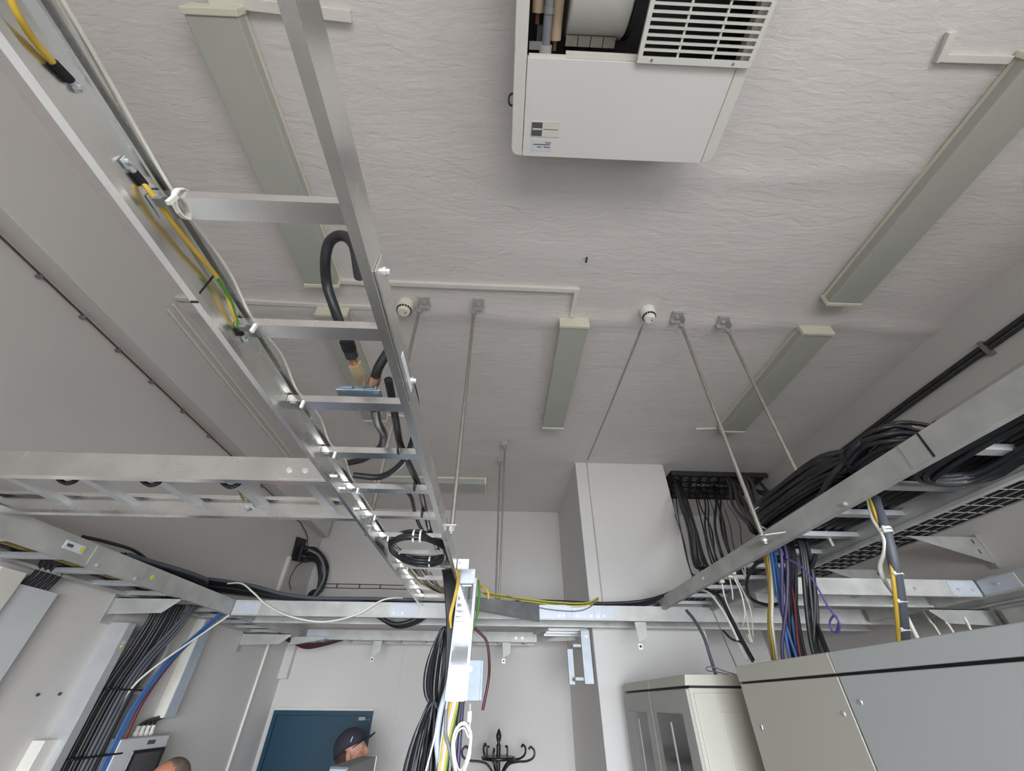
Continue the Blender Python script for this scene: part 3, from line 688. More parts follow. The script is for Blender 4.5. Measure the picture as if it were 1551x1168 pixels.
tag(MB().cyl((-2.19, 4.63, .1), (-2.19, 4.63, 2.50), .012, 8).build('wall_pipe', 'white_plastic', smooth=40), 'thin white vertical pipe on the left wall near door', 'pipe')

# ================================================================== THINGS ON THE LEFT WALL
# vertical cable ladder
vl = thing('vertical_ladder', (-2.15, 2.9, 1.2), 'vertical metal cable ladder on the left wall', 'cable tray')
def vrail(y, s):
    p = [(-2.2, y), (-2.11, y), (-2.11, y+s*.03), (-2.114, y+s*.03), (-2.114, y+s*.004), (-2.2, y+s*.004)]
    return MB().prism([(a, b, .9) for a, b in p], (0, 0, 1.50)).build('side_rail', 'bright_metal', vl)
ra = vrail(2.70, 1); rb = vrail(3.14, -1)
MB().box((-2.109, 2.705, .9), (-2.105, 2.76, 2.40)).build('edge_strip', 'bright_metal', ra)
for k in range(6): MB().box((-2.19, 2.706, 1.0+.27*k), (-2.165, 3.134, 1.03+.27*k)).build('rung', 'galvanised', vl)
bolt(ra, (-2.105, 2.74, 2.31), (1, 0, 0), .008, .008); bolt(ra, (-2.105, 2.735, 2.29), (1, 0, 0), .006, .004, 'sticker_yellow')
for i in range(11):
    y = 2.785+.022*i+random.uniform(-.004, .004); x = -2.125+random.uniform(-.012, .012)
    cable('riser_cable', [(x, y, .95), (x, y+random.uniform(-.006,.006), 1.6), (x, y, 2.05), (x+.02, y+.03, 2.28), (x+.05, y+.02, 2.48), (x+.06, y-.05, 2.60), (x+.05, y-.5, 2.625)], .0095, 'black_rubber', 'black cable in the vertical bundle on the left wall', 'cable', 'black cables in the vertical bundle', per=5)
for i in range(3):
    y = 3.0+.012*i
    cable('riser_grey_cable', [(-2.105, 2.90+.03*i, .95), (-2.105, 2.90+.03*i, 1.9), (-2.10, 2.93+.03*i, 2.2), (-2.04, 2.99+.03*i, 2.42), (-1.98, 3.0, 2.60), (-1.96, 2.6, 2.63)], .010, 'grey_conduit', 'dark grey cable in the vertical bundle on left wall', 'cable', 'grey cables in the vertical bundle', per=5)
for i in range(4):
    y = 3.03+.012*i
    bl = cable('riser_blue_cable', [(-2.10, y, .95), (-2.10, y, 1.85), (-2.09, y+.01, 2.05), (-2.05, y+.06, 2.25), (-1.98, y+.16, 2.44), (-1.93, y+.20, 2.55), (-1.92, y+.18, 2.62)], .006, 'blue_cable', 'blue cable on the right side of the vertical bundle', 'cable', 'blue cables in the vertical bundle', per=5)
for i in range(2):
    y = 3.055+.008*i
    cable('riser_red_cable', [(-2.10, y+.05, .95), (-2.10, y+.05, 1.85), (-2.095, y+.05, 2.05), (-2.06, y+.09, 2.25), (-1.99, y+.17, 2.45), (-1.94, y+.20, 2.56), (-1.93, y+.18, 2.62)], .006, 'red_cable', 'dark red cable behind blue ones in the vertical bundle', 'cable', 'red cables in the vertical bundle', per=5)
cable('riser_white_cable', [(-2.12, 2.95, 1.7), (-2.115, 2.95, 1.95), (-2.10, 2.96, 2.10), (-2.04, 3.0, 2.22), (-1.93, 3.16, 2.42), (-1.86, 3.22, 2.52)], .006, 'white_cable', 'single white cable crossing the vertical cable bundle')
for z in (2.10, 1.82):
    tag(MB().box((-2.128, 2.78, z-.004), (-2.085, 3.12, z+.004)).build('bundle_strap', 'black_matte'), ('upper', 'lower')[z < 2]+' black strap across the vertical cable bundle', 'strap', 'straps on the vertical bundle')
# white trunking to the distribution box
t = thing('wall_trunking', (-2.15, 3.46, 1.97), 'white vertical duct above the distribution box', 'cable duct')
MB().box((-2.2, 3.42, 1.965), (-2.135, 3.54, 2.53)).build('duct_body', 'white_plastic', t, bev=.003)
MB().box((-2.137, 3.425, 1.966), (-2.131, 3.535, 2.53)).build('duct_lid', 'pale_grey_cable', t, bev=.002)
db = thing('distribution_box', (-2.15, 3.25, 1.4), 'pale grey distribution box with smoked window on left wall', 'electrical box')
MB().box((-2.2, 3.06, 1.40), (-2.10, 3.50, 1.885)).build('body', 'rack_grey', db, bev=.008)
MB().box((-2.10, 3.065, 1.405), (-2.088, 3.495, 1.880)).build('door', 'label_grey', db, bev=.004)
wn = MB().box((-2.088, 3.20, 1.42), (-2.080, 3.48, 1.825)).build('window', 'smoked_glass', db, bev=.006)
mb = MB(); 
for (a, b, c, d) in ((3.20, 3.48, 1.81, 1.825), (3.20, 3.215, 1.42, 1.81), (3.465, 3.48, 1.42, 1.81)): mb.box((-2.082, a, c), (-2.074, b, d))
mb.build('window_frame', 'black_matte', wn)
MB().box((-2.0875, 3.30, 1.845), (-2.0865, 3.37, 1.865)).build('label', 'label_dark', db)
for k in range(4):
    y = 3.25+.045*k
    MB().lathe([(.016, 0), (.016, .02), (.011, .02), (.013, .045), (.009, .048)], (-2.15, y, 1.885), n=8).build('cable_gland', 'white_plastic', db, smooth=30)
    cable('feed_cable', [(-2.15, y, 1.93), (-2.155, y+.02+.03*(3-k)*.5, 1.955), (-2.165, 3.47+.012*k, 1.975)], .008, 'black_rubber', 'short black cable entering the top of the distribution box', 'cable', 'feed cables of the distribution box')
# further ducts at the left picture edge
t = thing('wall_trunking', (-2.15, 2.05, 2.2), 'white vertical duct at the left picture edge below the tray', 'cable duct')
MB().box((-2.2, 1.90, .9), (-2.14, 2.02, 2.50)).build('duct_body', 'white_plastic', t, bev=.003)
MB().box((-2.2, 2.035, .9), (-2.158, 2.24, 2.46)).build('duct_plate', 'label_grey', t, bev=.003)
tag(MB().box((-2.2, 2.62, 1.2), (-2.14, 2.72, 1.90)).build('wall_trunking', 'white_plastic', bev=.003), 'short white duct at the lower left picture corner', 'cable duct')
for i in range(5):
    y = 2.06+.03*i
    cable('riser_cable', [(-2.178, y, 2.30), (-2.178, y, 2.44), (-2.13, y-.02, 2.53), (-2.08, y-.15, 2.60), (-2.06, y-.6, 2.625)], .009, 'black_rubber', 'black cable rising into the wall tray at the left edge', 'cable', 'black cables at the left edge')
for q in ((2.62, 2.06), (2.68, 2.06)):
    pass
# small wall sockets marks
for (y, z) in ((2.50, 2.07), (2.62, 2.075)):
    tag(MB().cyl((-2.2, y, z), (-2.193, y, z), .007, 8).build('wall_plug', 'ink'), 'small dark plug in the left wall beside the ladder', 'wall plug', 'plugs in the left wall')

# ================================================================== CABLES IN THE TRAYS
# left wall tray load
for i in range(8):
    x = -2.10+.03*i; z = 2.562+.012*(i % 2)
    cable('tray_cable', [(x, -.9, z), (x+.01, .6, z), (x-.01, 1.6, z), (x+.01, 2.4, z), (x, 3.2, z+.01), (x, 4.3, z)], .011, ('black_rubber', 'black_rubber', 'olive_cable')[i % 3], ('black', 'black', 'brownish')[i % 3]+' cable lying in the left wall tray', 'cable', ('black', 'black', 'brown')[i % 3]+' cables in the left wall tray', n=7, per=3)
# bundle curving from wall tray into the cross tray
for i in range(9):
    k = i/8; Yb = 3.26+.022*i
    px = [(262, 892+12*k), (292, 884+16*k), (330, 879+18*k), (380, 887+15*k), (430, 900+7*k), (480, 906+4*k), (560, 907+4*k), (640, 909+3*k)]
    P_ = [at(x, y, Y=Yb) for x, y in px]; P_[0] = Vector((-2.06+.02*i, 2.85, 2.66+.006*(i % 3))); P_[1].x = max(P_[1].x, -2.15); P_[2].x = max(P_[2].x, -2.08)
    P_[1].y = 3.1+.02*i
    cable('curving_cable', [(-2.06+.02*i, 2.2, 2.635)]+P_, .012, 'black_rubber' if i % 4 else 'grey_conduit', ('black' if i % 4 else 'dark grey')+' cable curving from the wall tray into cross tray', 'cable', ('black' if i % 4 else 'grey')+' cables curving into the cross tray', n=7, per=5)
for i in range(10):
    y = 3.25+.027*i
    m_ = ('black_rubber', 'violet_dark', 'black_rubber', 'violet_dark', 'grey_conduit')[i % 5]
    nm_ = ('black', 'dark violet', 'black', 'dark violet', 'dark grey')[i % 5]
    cable('cross_cable', [(-.6, y, 2.625), (-.1, y+.02, 2.625), (.35, y-.02, 2.64), (.8, y, 2.635), (1.15, y-.06, 2.66), (1.33+.02*i, 2.7, 2.70), (1.33+.02*i, 2.1, 2.69)], .011, m_, nm_+' cable in the cross tray turning into the main tray', 'cable', nm_+' cables in the cross tray', n=7, per=4)
cable('roof_cable_arc', [at(125, 813, X=-1.95), at(165, 822, X=-1.95), at(205, 835, X=-1.97), at(232, 857, X=-2.0), at(236, 868, X=-2.0)], .008, 'black_rubber', 'single black cable arching above the left wall tray')
# long white cable sagging in front of the cross tray
cable('sagging_white_cable', [at(345, 884, Y=3.22), at(366, 884, Y=3.18), at(384, 898, Y=3.16), at(405, 917, Y=3.16), at(440, 934, Y=3.15), at(490, 942, Y=3.15), at(540, 931, Y=3.15), at(575, 911, Y=3.16), at(594, 906, Y=3.19), at(610, 906, Y=3.25)], .0055, 'white_cable', 'thin white cable sagging below the cross tray on the left', per=8)
# black belly of a cable under the cross tray
mb = MB()
t = thing('sagging_bundle', (-.72, 3.36, 2.48), 'black cable loop sagging through the cross tray', 'cable bundle')
for i in range(6):
    MB().tube([(-1.0, 3.30+.025*i, 2.62), (-.85, 3.30+.025*i, 2.54), (-.72, 3.30+.025*i, 2.492), (-.58, 3.30+.025*i, 2.525), (-.46, 3.30+.025*i, 2.62)], .014, 7).build('loop', 'black_rubber', t, smooth=60)
# dark red cables sagging at the corner of the rear tray
for i in range(5):
    cable('corner_cable', [(-1.98, 4.05, 2.62), (-1.92+.01*i, 4.35, 2.50), (-1.78, 4.44+.02*i, 2.475-.006*i), (-1.60, 4.55+.02*i, 2.50), (-1.40, 4.60+.02*i, 2.56), (-.9, 4.62+.02*i, 2.58)], .010, 'red_cable' if i % 2 else 'black_rubber', ('dark red' if i % 2 else 'black')+' cable sagging below the tray corner above door', 'cable', ('red' if i % 2 else 'black')+' cables at tray corner above door')
# yellow cables resting on the cross tray
for i in range(3):
    cable('yellow_cross_cable', [at(728+4*i, 897+2*i, Y=3.3), at(770, 903+2*i, Y=3.24), at(820, 910+2*i, Y=3.22), at(868, 914+3*i, Y=3.2), at(893, 912+2*i, Y=3.21), at(906, 905+2*i, Y=3.26)], .0042, ('yellow_cable', 'green_cable', 'yellow_cable')[i], ('upper yellow', 'green', 'lower yellow')[i]+' wire lying along the cross tray left of shaft', 'cable')
cable('grey_sag_wire', [at(768, 902, Y=3.22), at(815, 920, Y=3.185), at(868, 926, Y=3.18), at(893, 920, Y=3.19), at(903, 908, Y=3.24)], .004, 'grey_cable', 'thin grey wire sagging on the cross tray face')

# ------------------------------------------------------------------ coils on the main tray
def coil(cx, cy, ln, wd, z0, turns, r, label, group=None, m='black_rubber', seed=1, zspread=.10):
    rnd = random.Random(seed)
    pts = []
    for k in range(turns):
        w_ = wd*(.55+.45*rnd.random()); l_ = ln*(.86+.14*rnd.random()); dz = z0+zspread*rnd.random(); ox = rnd.uniform(-.012, .012); bow = rnd.uniform(.01, .05)
        for (u, v) in ((-.5, -.25), (-.38, -.5), (0, -.46), (.38, -.5), (.5, -.25), (.5, .25), (.38, .5), (0, .46), (-.38, .5), (-.5, .25)):
            pts.append((cx+ox+v*w_, cy+u*l_, dz+bow*(1-abs(u)*2)*.6+rnd.uniform(-.004, .004)))
    return tag(MB().tube(pts, r, 6, per=3).build('cable_coil', m, smooth=60), label, 'cable coil', group)
ca = coil(1.40, 1.64, .66, .28, 2.68, 34, .009, 'far black cable coil bulging above the main tray', 'black coils on the main tray', seed=3, zspread=.17)
tie_on(ca, (1.29, 1.84, 2.76), (.1, 1, 0), .055)
cb = coil(1.39, 1.16, .24, .28, 2.67, 24, .0085, 'middle black cable coil beside the main tray joint', 'black coils on the main tray', seed=5, zspread=.12)
tie_on(cb, (1.28, 1.22, 2.74), (.1, 1, 0), .05, 'black_matte')
cc = coil(1.45, .44, .70, .20, 2.625, 20, .009, 'near black cable coil at the right picture edge', 'black coils on the main tray', seed=9, zspread=.03)
cd_ = coil(1.42, .86, .55, .26, 2.60, 16, .0085, 'black cable coil sagging between the main tray rails', 'black coils on the main tray', seed=12, zspread=.03)
cable('coil_tail', [at(1240, 757, X=1.22), at(1262, 720, X=1.23), at(1280, 700, X=1.25), at(1297, 676, X=1.25), at(1325, 655, X=1.30)], .011, 'black_rubber', 'black cable joining two coils over the main tray edge')
for i in range(8):
    x = 1.24+.042*i
    cable('main_tray_cable', [(x, -1.0, 2.664), (x+.01, 0, 2.664), (x, 1.0, 2.664), (x-.01, 2.0, 2.668), (x, 3.3, 2.668)], .011, 'black_rubber', 'straight black cable lying in the main tray', 'cable', 'straight black cables in the main tray', n=7, per=3)

# ------------------------------------------------------------------ ceiling cable passage and its cables
pl = thing('ceiling_passage', (2.4, 4.2, 4.03), 'dark perforated cable passage plate in the ceiling corner', 'cable entry')
MB().box((1.86, 3.875, 4.0), (2.90, 4.50, 4.045)).build('plate', 'hole_dark', pl, bev=.002)
MB().box((1.86, 3.86, 3.992), (2.92, 3.875, 4.05)).build('rim', 'dark_steel', pl)
MB().box((2.18, 4.10, 3.994), (2.60, 4.108, 3.999)).build('white_strip', 'white_plastic', pl)
for j in range(4):
    for i in range(10):
        x = 1.93+.105*i+.05*(j % 2); y = 3.95+.14*j
        if x > 2.87: continue
        MB().lathe([(.036, 0), (.036, .016), (.028, .016), (.026, .004), (.001, .004)], (x, y, 4.0), (0, 0, -1), 12).build('sleeve', 'sleeve_grey', pl, smooth=30)
def drop(i, a, b, r, m, lab, grp, sag=.05, per=5):
    a, b = Vector(a), Vector(b); mid = (a+b)/2
    cable('drop_cable', [a, a.lerp(b, .3)+Vector((random.uniform(-.02,.02), -.02, 0)), a.lerp(b, .65)+Vector((random.uniform(-.03,.03), sag*.6, 0)), b+Vector((0, .03, .05)), b+Vector((.02, -.12, .0))], r, m, lab, 'cable', grp, n=6, per=per)
rnd = random.Random(4)
def pdrop(n, s0, s1, e0, e1, r, lab, grp, X=1.32, jit=5, sag=6):
    for i in range(n):
        q = i/max(1, n-1); a = at(s0[0]+(s1[0]-s0[0])*q+rnd.uniform(-2, 2), s0[1]+(s1[1]-s0[1])*q, Z=4.0)
        b = at(e0[0]+(e1[0]-e0[0])*q+rnd.uniform(-jit, jit), e0[1]+(e1[1]-e0[1])*q, X=X+.03*rnd.random())
        m1 = a.lerp(b, .33)+Vector((rnd.uniform(-.02, .02), rnd.uniform(-.03, .03), -.02*rnd.random())); m2 = a.lerp(b, .7)+Vector((rnd.uniform(-.03, .03), rnd.uniform(-.03, .03), -.01))
        cable('drop_cable', [a, m1, m2, b, b+Vector((.01, -.06, -.07)), (b.x+.04, b.y-.40, 2.69)], r*rnd.uniform(.85, 1.15), 'black_rubber', lab, 'cable', grp, n=6, per=5)
pdrop(5, (1022, 724), (1028, 730), (1054, 848), (1066, 846), .011, 'black cable in the leftmost bundle from the ceiling passage', 'leftmost ceiling passage cables')
pdrop(3, (1018, 745), (1024, 742), (1042, 862), (1052, 855), .005, 'thin black wire left of the leftmost bundle, ceiling passage', 'thin wires left of the leftmost bundle')
pdrop(4, (1052, 738), (1066, 742), (1076, 846), (1086, 842), .007, 'black cable in the second bundle from the ceiling passage', 'second ceiling passage cables')
pdrop(3, (1080, 736), (1088, 742), (1095, 836), (1102, 832), .009, 'black cable in the third bundle from the ceiling passage', 'third ceiling passage cables')
pdrop(4, (1072, 748), (1100, 746), (1088, 842), (1116, 826), .0035, 'thin black wire between bundles below ceiling passage', 'thin ceiling passage wires', jit=9)
pdrop(5, (1100, 722), (1110, 726), (1134, 795), (1146, 792), .014, 'thick black cable swinging from ceiling passage to main tray', 'thick ceiling passage cables', X=1.36, jit=3)
pdrop(6, (1120, 719), (1132, 722), (1148, 790), (1160, 782), .016, 'heavy black cable at the right of the ceiling passage', 'heavy ceiling passage cables', X=1.36, jit=3)
cable('passage_conduit', [(2.90, 4.0, 4.0), (2.88, 3.9, 3.84), (2.80, 3.6, 3.62), (2.5, 3.0, 3.25), (2.1, 2.4, 2.95)], .016, 'sleeve_grey', 'grey flexible conduit from the ceiling passage corner')
tag(MB().box((1.73, YF-.02, 3.20), (2.94, YF, 3.28)).build('wall_duct', 'rack_front', bev=.003), 'grey horizontal duct on the far wall behind hanging cables', 'cable duct')

# ================================================================== VERTICAL TRUNKING IN THE CENTRE
vt = thing('vertical_trunking', (-.18, 2.44, 2.06), 'shiny metal vertical trunking hanging from the ladder end', 'cable duct')
MB().hexa([(-.226, 2.40, 2.06), (-.140, 2.40, 2.06), (-.140, 2.404, 2.06), (-.226, 2.404, 2.06), (-.203, 2.40, 2.575), (-.128, 2.40, 2.575), (-.128, 2.404, 2.575), (-.203, 2.404, 2.575)]).build('cover', 'trunk_metal', vt, bev=.001)
MB().hexa([(-.232, 2.404, 2.062), (-.126, 2.404, 2.062), (-.126, 2.46, 2.062), (-.232, 2.46, 2.062), (-.212, 2.404, 2.60), (-.112, 2.404, 2.60), (-.112, 2.46, 2.60), (-.212, 2.46, 2.60)]).build('channel', 'galvanised', vt, bev=.001)
cp = MB().box((-.205, 2.392, 2.572), (-.122, 2.47, 2.645)).build('head_plate', 'zinc_pale', vt, bev=.002)
bolt(cp, (-.137, 2.392, 2.625), (0, -1, 0), .005)
jb = thing('junction_box', (-.10, 2.43, 2.06), 'small metal box beside the foot of the vertical trunking', 'electrical box')
MB().box((-.137, 2.405, 2.062), (-.066, 2.47, 2.222)).build('body', 'zinc_dull', jb, bev=.004)
MB().box((-.066, 2.408, 2.064), (-.056, 2.47, 2.220)).build('side_flange', 'zinc_dull', jb, bev=.001)
MB().lathe([(.011, 0), (.011, .0012), (.009, .0012)], (-.118, 2.405, 2.185), (0, -1, 0), 16).build('knockout', 'galvanised', jb)
wb = thing('terminal_box', (-.19, 2.28, 2.62), 'small white terminal box on the ladder end above trunking', 'electrical box')
MB().box((-.208, 2.20, 2.598), (-.150, 2.235, 2.645)).build('body', 'detector_white', wb, bev=.002)
MB().cyl((-.197, 2.1995, 2.625), (-.197, 2.197, 2.625), .003, 8).build('screw', 'ink', wb)

# cable coil with ties hung on the ladder rungs
def ring_coil(c, rx, ry, turns, r, label, m='black_rubber', seed=2, nrm='z', tilt=0, spread=.02):
    rnd = random.Random(seed); pts = []
    for k in range(turns):
        a_ = rx*(1+rnd.uniform(-.08, .08)); b_ = ry*(1+rnd.uniform(-.10, .10)); dz = rnd.uniform(-spread, spread)
        for j in range(10):
            g = 2*PI*j/10
            pts.append((c[0]+a_*math.cos(g), c[1]+b_*math.sin(g), c[2]+dz+tilt*math.sin(g)))
    return tag(MB().tube(pts, r, 6, per=3).build('cable_coil', m, smooth=60), label, 'cable coil')
rc = ring_coil((-.375, 1.98, 2.625), .130, .20, 8, .0075, 'round black cable coil tied under the ladder rungs', seed=8, tilt=-.004)
for (x, y) in ((-.37, 1.785), (-.34, 1.785), (-.35, 2.18)): tie_on(rc, (x, y, 2.625), (1, 0, 0), .026)

# black antenna feeder with connector, brass arrestor, bracket
cable('feeder_cable', [at(545, 420, Z=2.72), at(536, 372, Z=2.80), at(518, 357, Z=2.84), at(500, 366, Z=2.84), at(493, 392, Z=2.82), at(495, 430, Z=2.80), at(506, 465, Z=2.76), at(514, 488, Z=2.74), at(522, 508, Z=2.73)], .0115, 'black_rubber', 'thick black feeder cable arching above the ladder rungs', per=8, n=12)
co = thing('coax_connector', at(525, 520, Z=2.73), 'black cable connector above brass block between rungs', 'connector')
pa, pb = at(521, 504, Z=2.73), at(534, 543, Z=2.72); d = (pb-pa)
MB().tube([pa, pa+d*.35], .014, 14, smooth=False).build('boot', 'black_rubber', co, smooth=40)
MB().tube([pa+d*.3, pa+d*.62], .017, 14, smooth=False).build('coupling', 'black_matte', co, smooth=40)
MB().tube([pa+d*.58, pa+d*.92], .0155, 14, smooth=False).build('sleeve', 'dark_steel', co, smooth=40)
MB().tube([pa+d*.9, pa+d*1.15], .010, 10, smooth=False).build('nut', 'copper_bright', co, smooth=40)
ar = thing('surge_arrestor', at(545, 570, Z=2.70), 'pale brass surge arrestor block on a blue zinc bracket', 'arrestor')
pa, pb = at(537, 551, Z=2.715), at(551, 582, Z=2.70); d = (pb-pa); dn = d.normalized(); sx = Vector((1,0,0)); sx = (sx-dn*sx.dot(dn)).normalized()
MB().obox((pa+pb)/2, d/2, sx*.013, dn.cross(sx)*.013).build('body', 'brass_pale', ar, bev=.002)
bz = thing('zinc_bracket', (-.36, .775, 2.665), 'blue zinc-plated slotted bracket lying on a ladder rung', 'bracket')
MB().box((-.415, .785, 2.656), (-.305, .812, 2.660)).build('plate', 'zinc_blue', bz, bev=.001)
for q in (-.405, -.345):
    MB().box((q, .783, 2.660), (q+.030, .790, 2.668)).build('slot_rib', 'zinc_blue', bz, bev=.001)
MB().box((-.370, .785, 2.660), (-.348, .81, 2.672)).build('clamp', 'zinc_blue', bz, bev=.001)
mb = MB().tube([(-.345, .775, 2.66), (-.345, .775, 2.70), (-.325, .775, 2.71), (-.325, .775, 2.66)], .003, 6); mb.build('u_bolt', 'steel_plate', bz)
cable('feeder_tail', [at(568, 575, Z=2.69), at(572, 560, Z=2.70), at(580, 545, Z=2.72), at(590, 530, Z=2.74)], .012, 'black_rubber', 'short black cable with copper collar beside brass block', n=10)
tag(MB().tube([at(565, 582, Z=2.68), at(569, 571, Z=2.69)], .015, 12, smooth=False).build('collar', 'copper_bright', smooth=40), 'copper collar at the end of the short black cable', 'connector')
cable('feeder_lower', [at(567, 618, Z=2.64), at(572, 640, Z=2.68), at(581, 660, Z=2.72), at(574, 680, Z=2.76), at(552, 695, Z=2.78), at(528, 701, Z=2.78)], .012, 'black_rubber', 'black cable hooking left below the third rung', n=10, per=7)
tag(MB().lathe([(.016, 0), (.018, .004), (.018, .018), (.012, .022)], at(566, 618, Z=2.640), (0, -.3, 1), 12).build('connector_nut', 'bright_metal', smooth=35), 'shiny connector nut under the ladder rung', 'connector')
for i, (px, lab) in enumerate(((((588, 575), (594, 605), (600, 640), (606, 672), (618, 700), (634, 735), (642, 765), (650, 800), (662, 830), (668, 850), (676, 880)), 'left'), (((603, 545), (622, 580), (630, 620), (628, 660), (610, 700), (578, 722), (535, 720)), 'right'), (((608, 738), (622, 752), (628, 775), (635, 795), (645, 812)), 'short'))):
    cable('ladder_cable', [at(x, y, Z=2.69-.004*k) for k, (x, y) in enumerate(px)], .011 if i < 2 else .008, 'black_rubber', ('long black cable winding down along the right side of ladder', 'black cable crossing outward behind the ladder rail', 'short black cable behind lower ladder rungs')[i], n=8)
for (x, y) in ((605, 678), (629, 735), (640, 776)):
    p = at(x, y, Z=2.645)
    tag(MB().lathe([(.018, -.003), (.021, -.003), (.021, .003), (.018, .003), (.018, -.003)], p, (1, 0, 0), 12).build('rung_tie', 'black_matte'), 'black cable tie around a ladder rung', 'cable tie', 'black ties on the ladder rungs')
# tangle at the ladder end
rnd = random.Random(11)
for i in range(7):
    cols = ('olive_cable', 'black_rubber', 'grey_cable'); c = i % 3
    cable('tangle_wire', [(-.52+.02*i, 2.25+.05*i, 2.66), (-.48+.02*i, 2.55+.03*i, 2.62+.02*rnd.random()), (-.42+.015*i, 2.75, 2.60+.03*rnd.random()), (-.34+.01*i, 2.80, 2.60), (-.28+.005*i, 2.62, 2.60), (-.255, 2.55, 2.50)], .005, cols[c], ('olive', 'black', 'grey')[c]+' wire in the tangle at the ladder end', 'cable', ('olive', 'black', 'grey')[c]+' wires at the ladder end', per=5)
for i in range(6):
    cable('drop_black_cable', [(-.31+.012*i, 2.2, 2.66), (-.30+.012*i, 2.42, 2.62), (-.285+.009*i, 2.50, 2.52), (-.262+.006*i, 2.52, 2.38), (-.25+.005*i, 2.52, 2.20), (-.245+.006*i, 2.50, 1.95), (-.24+.006*i, 2.5, 1.5)], .009, 'black_rubber', 'black cable dropping left of the vertical trunking', 'cable', 'black cables left of the trunking')
for i in range(3):
    cable('drop_yellow_cable', [(-.21+.004*i, 2.25, 2.62), (-.218+.004*i, 2.38, 2.57), (-.232+.004*i, 2.42, 2.50), (-.248+.004*i, 2.44, 2.42), (-.235, 2.43, 2.36)], .0055, 'yellow_cable', 'yellow wire curling behind the head of the vertical trunking', 'cable', 'yellow wires at trunking head')
cable('green_wire', [(-.105, 2.46, 2.60), (-.095, 2.44, 2.52), (-.098, 2.43, 2.44), (-.112, 2.42, 2.38), (-.122, 2.44, 2.34)], .006, 'green_cable', 'green wire along the right of the vertical trunking')
cable('yellow_stub', [(-.10, 2.7, 2.62), (-.08, 2.72, 2.62), (-.055, 2.74, 2.60), (-.05, 2.75, 2.56)], .008, 'yellow_cable', 'short yellow wire ending right of the vertical trunking')
# cables below the trunking
for i, (x, xb, m_, nm_, r_) in enumerate(((-.222, -.236, 'pale_grey_cable', 'pale grey', .006), (-.212, -.238, 'olive_cable', 'olive', .006), (-.203, -.232, 'yellow_cable', 'dull yellow', .007), (-.192, -.224, 'pale_grey_cable', 'light grey', .007), (-.182, -.222, 'white_cable', 'white', .006), (-.170, -.212, 'yellow_cable', 'bright yellow', .007), (-.164, -.206, 'green_cable', 'green', .007), (-.155, -.168, 'black_rubber', 'black', .013), (-.148, -.150, 'violet_dark', 'dark violet', .010))):
    cable('trunking_cable', [(x, 2.44, 2.12), (x, 2.44, 2.06), (x+(xb-x)*.4, 2.43, 1.98), (x+(xb-x)*.8, 2.43, 1.86), (xb, 2.44, 1.72), (xb, 2.45, 1.30)], r_, m_, nm_+' cable coming out below the vertical trunking', 'cable', 'cables below the vertical trunking')
cable('corrugated_hose', [at(689, 985, Y=2.48), at(681, 1030, Y=2.48), at(668, 1075, Y=2.46), at(662, 1120, Y=2.46), at(666, 1168, Y=2.46), at(668, 1215, Y=2.46)], .014, 'pale_grey_cable', 'pale grey hose between black coil and vertical trunking', n=12)
cable('grey_strap_cable', [at(676, 1075, Y=2.42), at(675, 1110, Y=2.42), at(682, 1140, Y=2.41), at(692, 1180, Y=2.41)], .008, 'grey_cable', 'blue-grey cable in front of the coloured cables', n=8)
cable('thin_white_drop', [at(661, 1104, Y=2.45), at(655, 1130, Y=2.45), at(645, 1168, Y=2.45), at(636, 1200, Y=2.45)], .004, 'white_cable', 'thin white wire hanging over the lower black coil')
cable('violet_strap', [at(700, 935, Y=2.5), at(730, 962, Y=2.5), at(738, 975, Y=2.5), at(741, 1000, Y=2.5), at(740, 1030, Y=2.48), at(731, 1076, Y=2.48)], .007, 'maroon_cable', 'dark red cable behind the small metal box')
# two-lobed hanging black coil
def hang_coil(c, hx, hz, turns, r, label, seed, taper=.35):
    rnd = random.Random(seed); pts = []
    for k in range(turns):
        a_ = hx*(.12+.88*(k+.5)/turns); dy = rnd.uniform(-.05, .05); q = rnd.uniform(.97, 1.03)
        for (u, v) in ((0, .5), (-.45, .38), (-.85, .12), (-1, -.15), (-.8, -.38), (-.25, -.5), (.2, -.5), (.6, -.3), (.75, 0), (.6, .3)):
            pts.append((c[0]+u*a_, c[1]+dy, c[2]+v*hz*q))
    return tag(MB().tube(pts, r, 6, per=3).build('cable_coil', 'black_rubber', smooth=60), label, 'cable coil', 'black coils hanging at the trunking')
hc = hang_coil((-.285, 2.62, 2.21), .088, .34, 30, .0070, 'upper lobe of black cable coil left of vertical trunking', 21)
tie_on(hc, (-.30, 2.62, 2.045), (0, 0, 1), .03)
hang_coil((-.30, 2.62, 1.82), .120, .48, 36, .0075, 'lower lobe of black cable coil left of vertical trunking', 22)
# white coil hanging below the junction box
t = thing('white_cable_coil', (-.15, 2.36, 1.78), 'small white cable coil with connector below metal box', 'cable coil')
pts = []
for k in range(4):
    for j in range(8):
        g = 2*PI*j/8+.6; pts.append((-.135+(.040+.007*(k % 3))*math.cos(g)*(.8+.2*math.sin(g)), 2.37+.006*k, 1.89+.004*k+(.076+.008*((k*2) % 3))*math.sin(g)))
MB().tube([(-.11, 2.42, 2.05), (-.108, 2.40, 2.02), (-.105, 2.39, 1.98)]+pts, .0036, 7, per=4).build('coil', 'white_cable', t, smooth=60)
MB().box((-.118, 2.38, 1.985), (-.098, 2.40, 2.025)).build('connector', 'cream_plastic', t, bev=.003)
tag(MB().box((-.225, 2.40, 1.2), (-.135, 2.46, 1.775)).build('lower_trunking', 'zinc_pale', bev=.003), 'bright metal trunking below the white cable coil', 'cable duct')

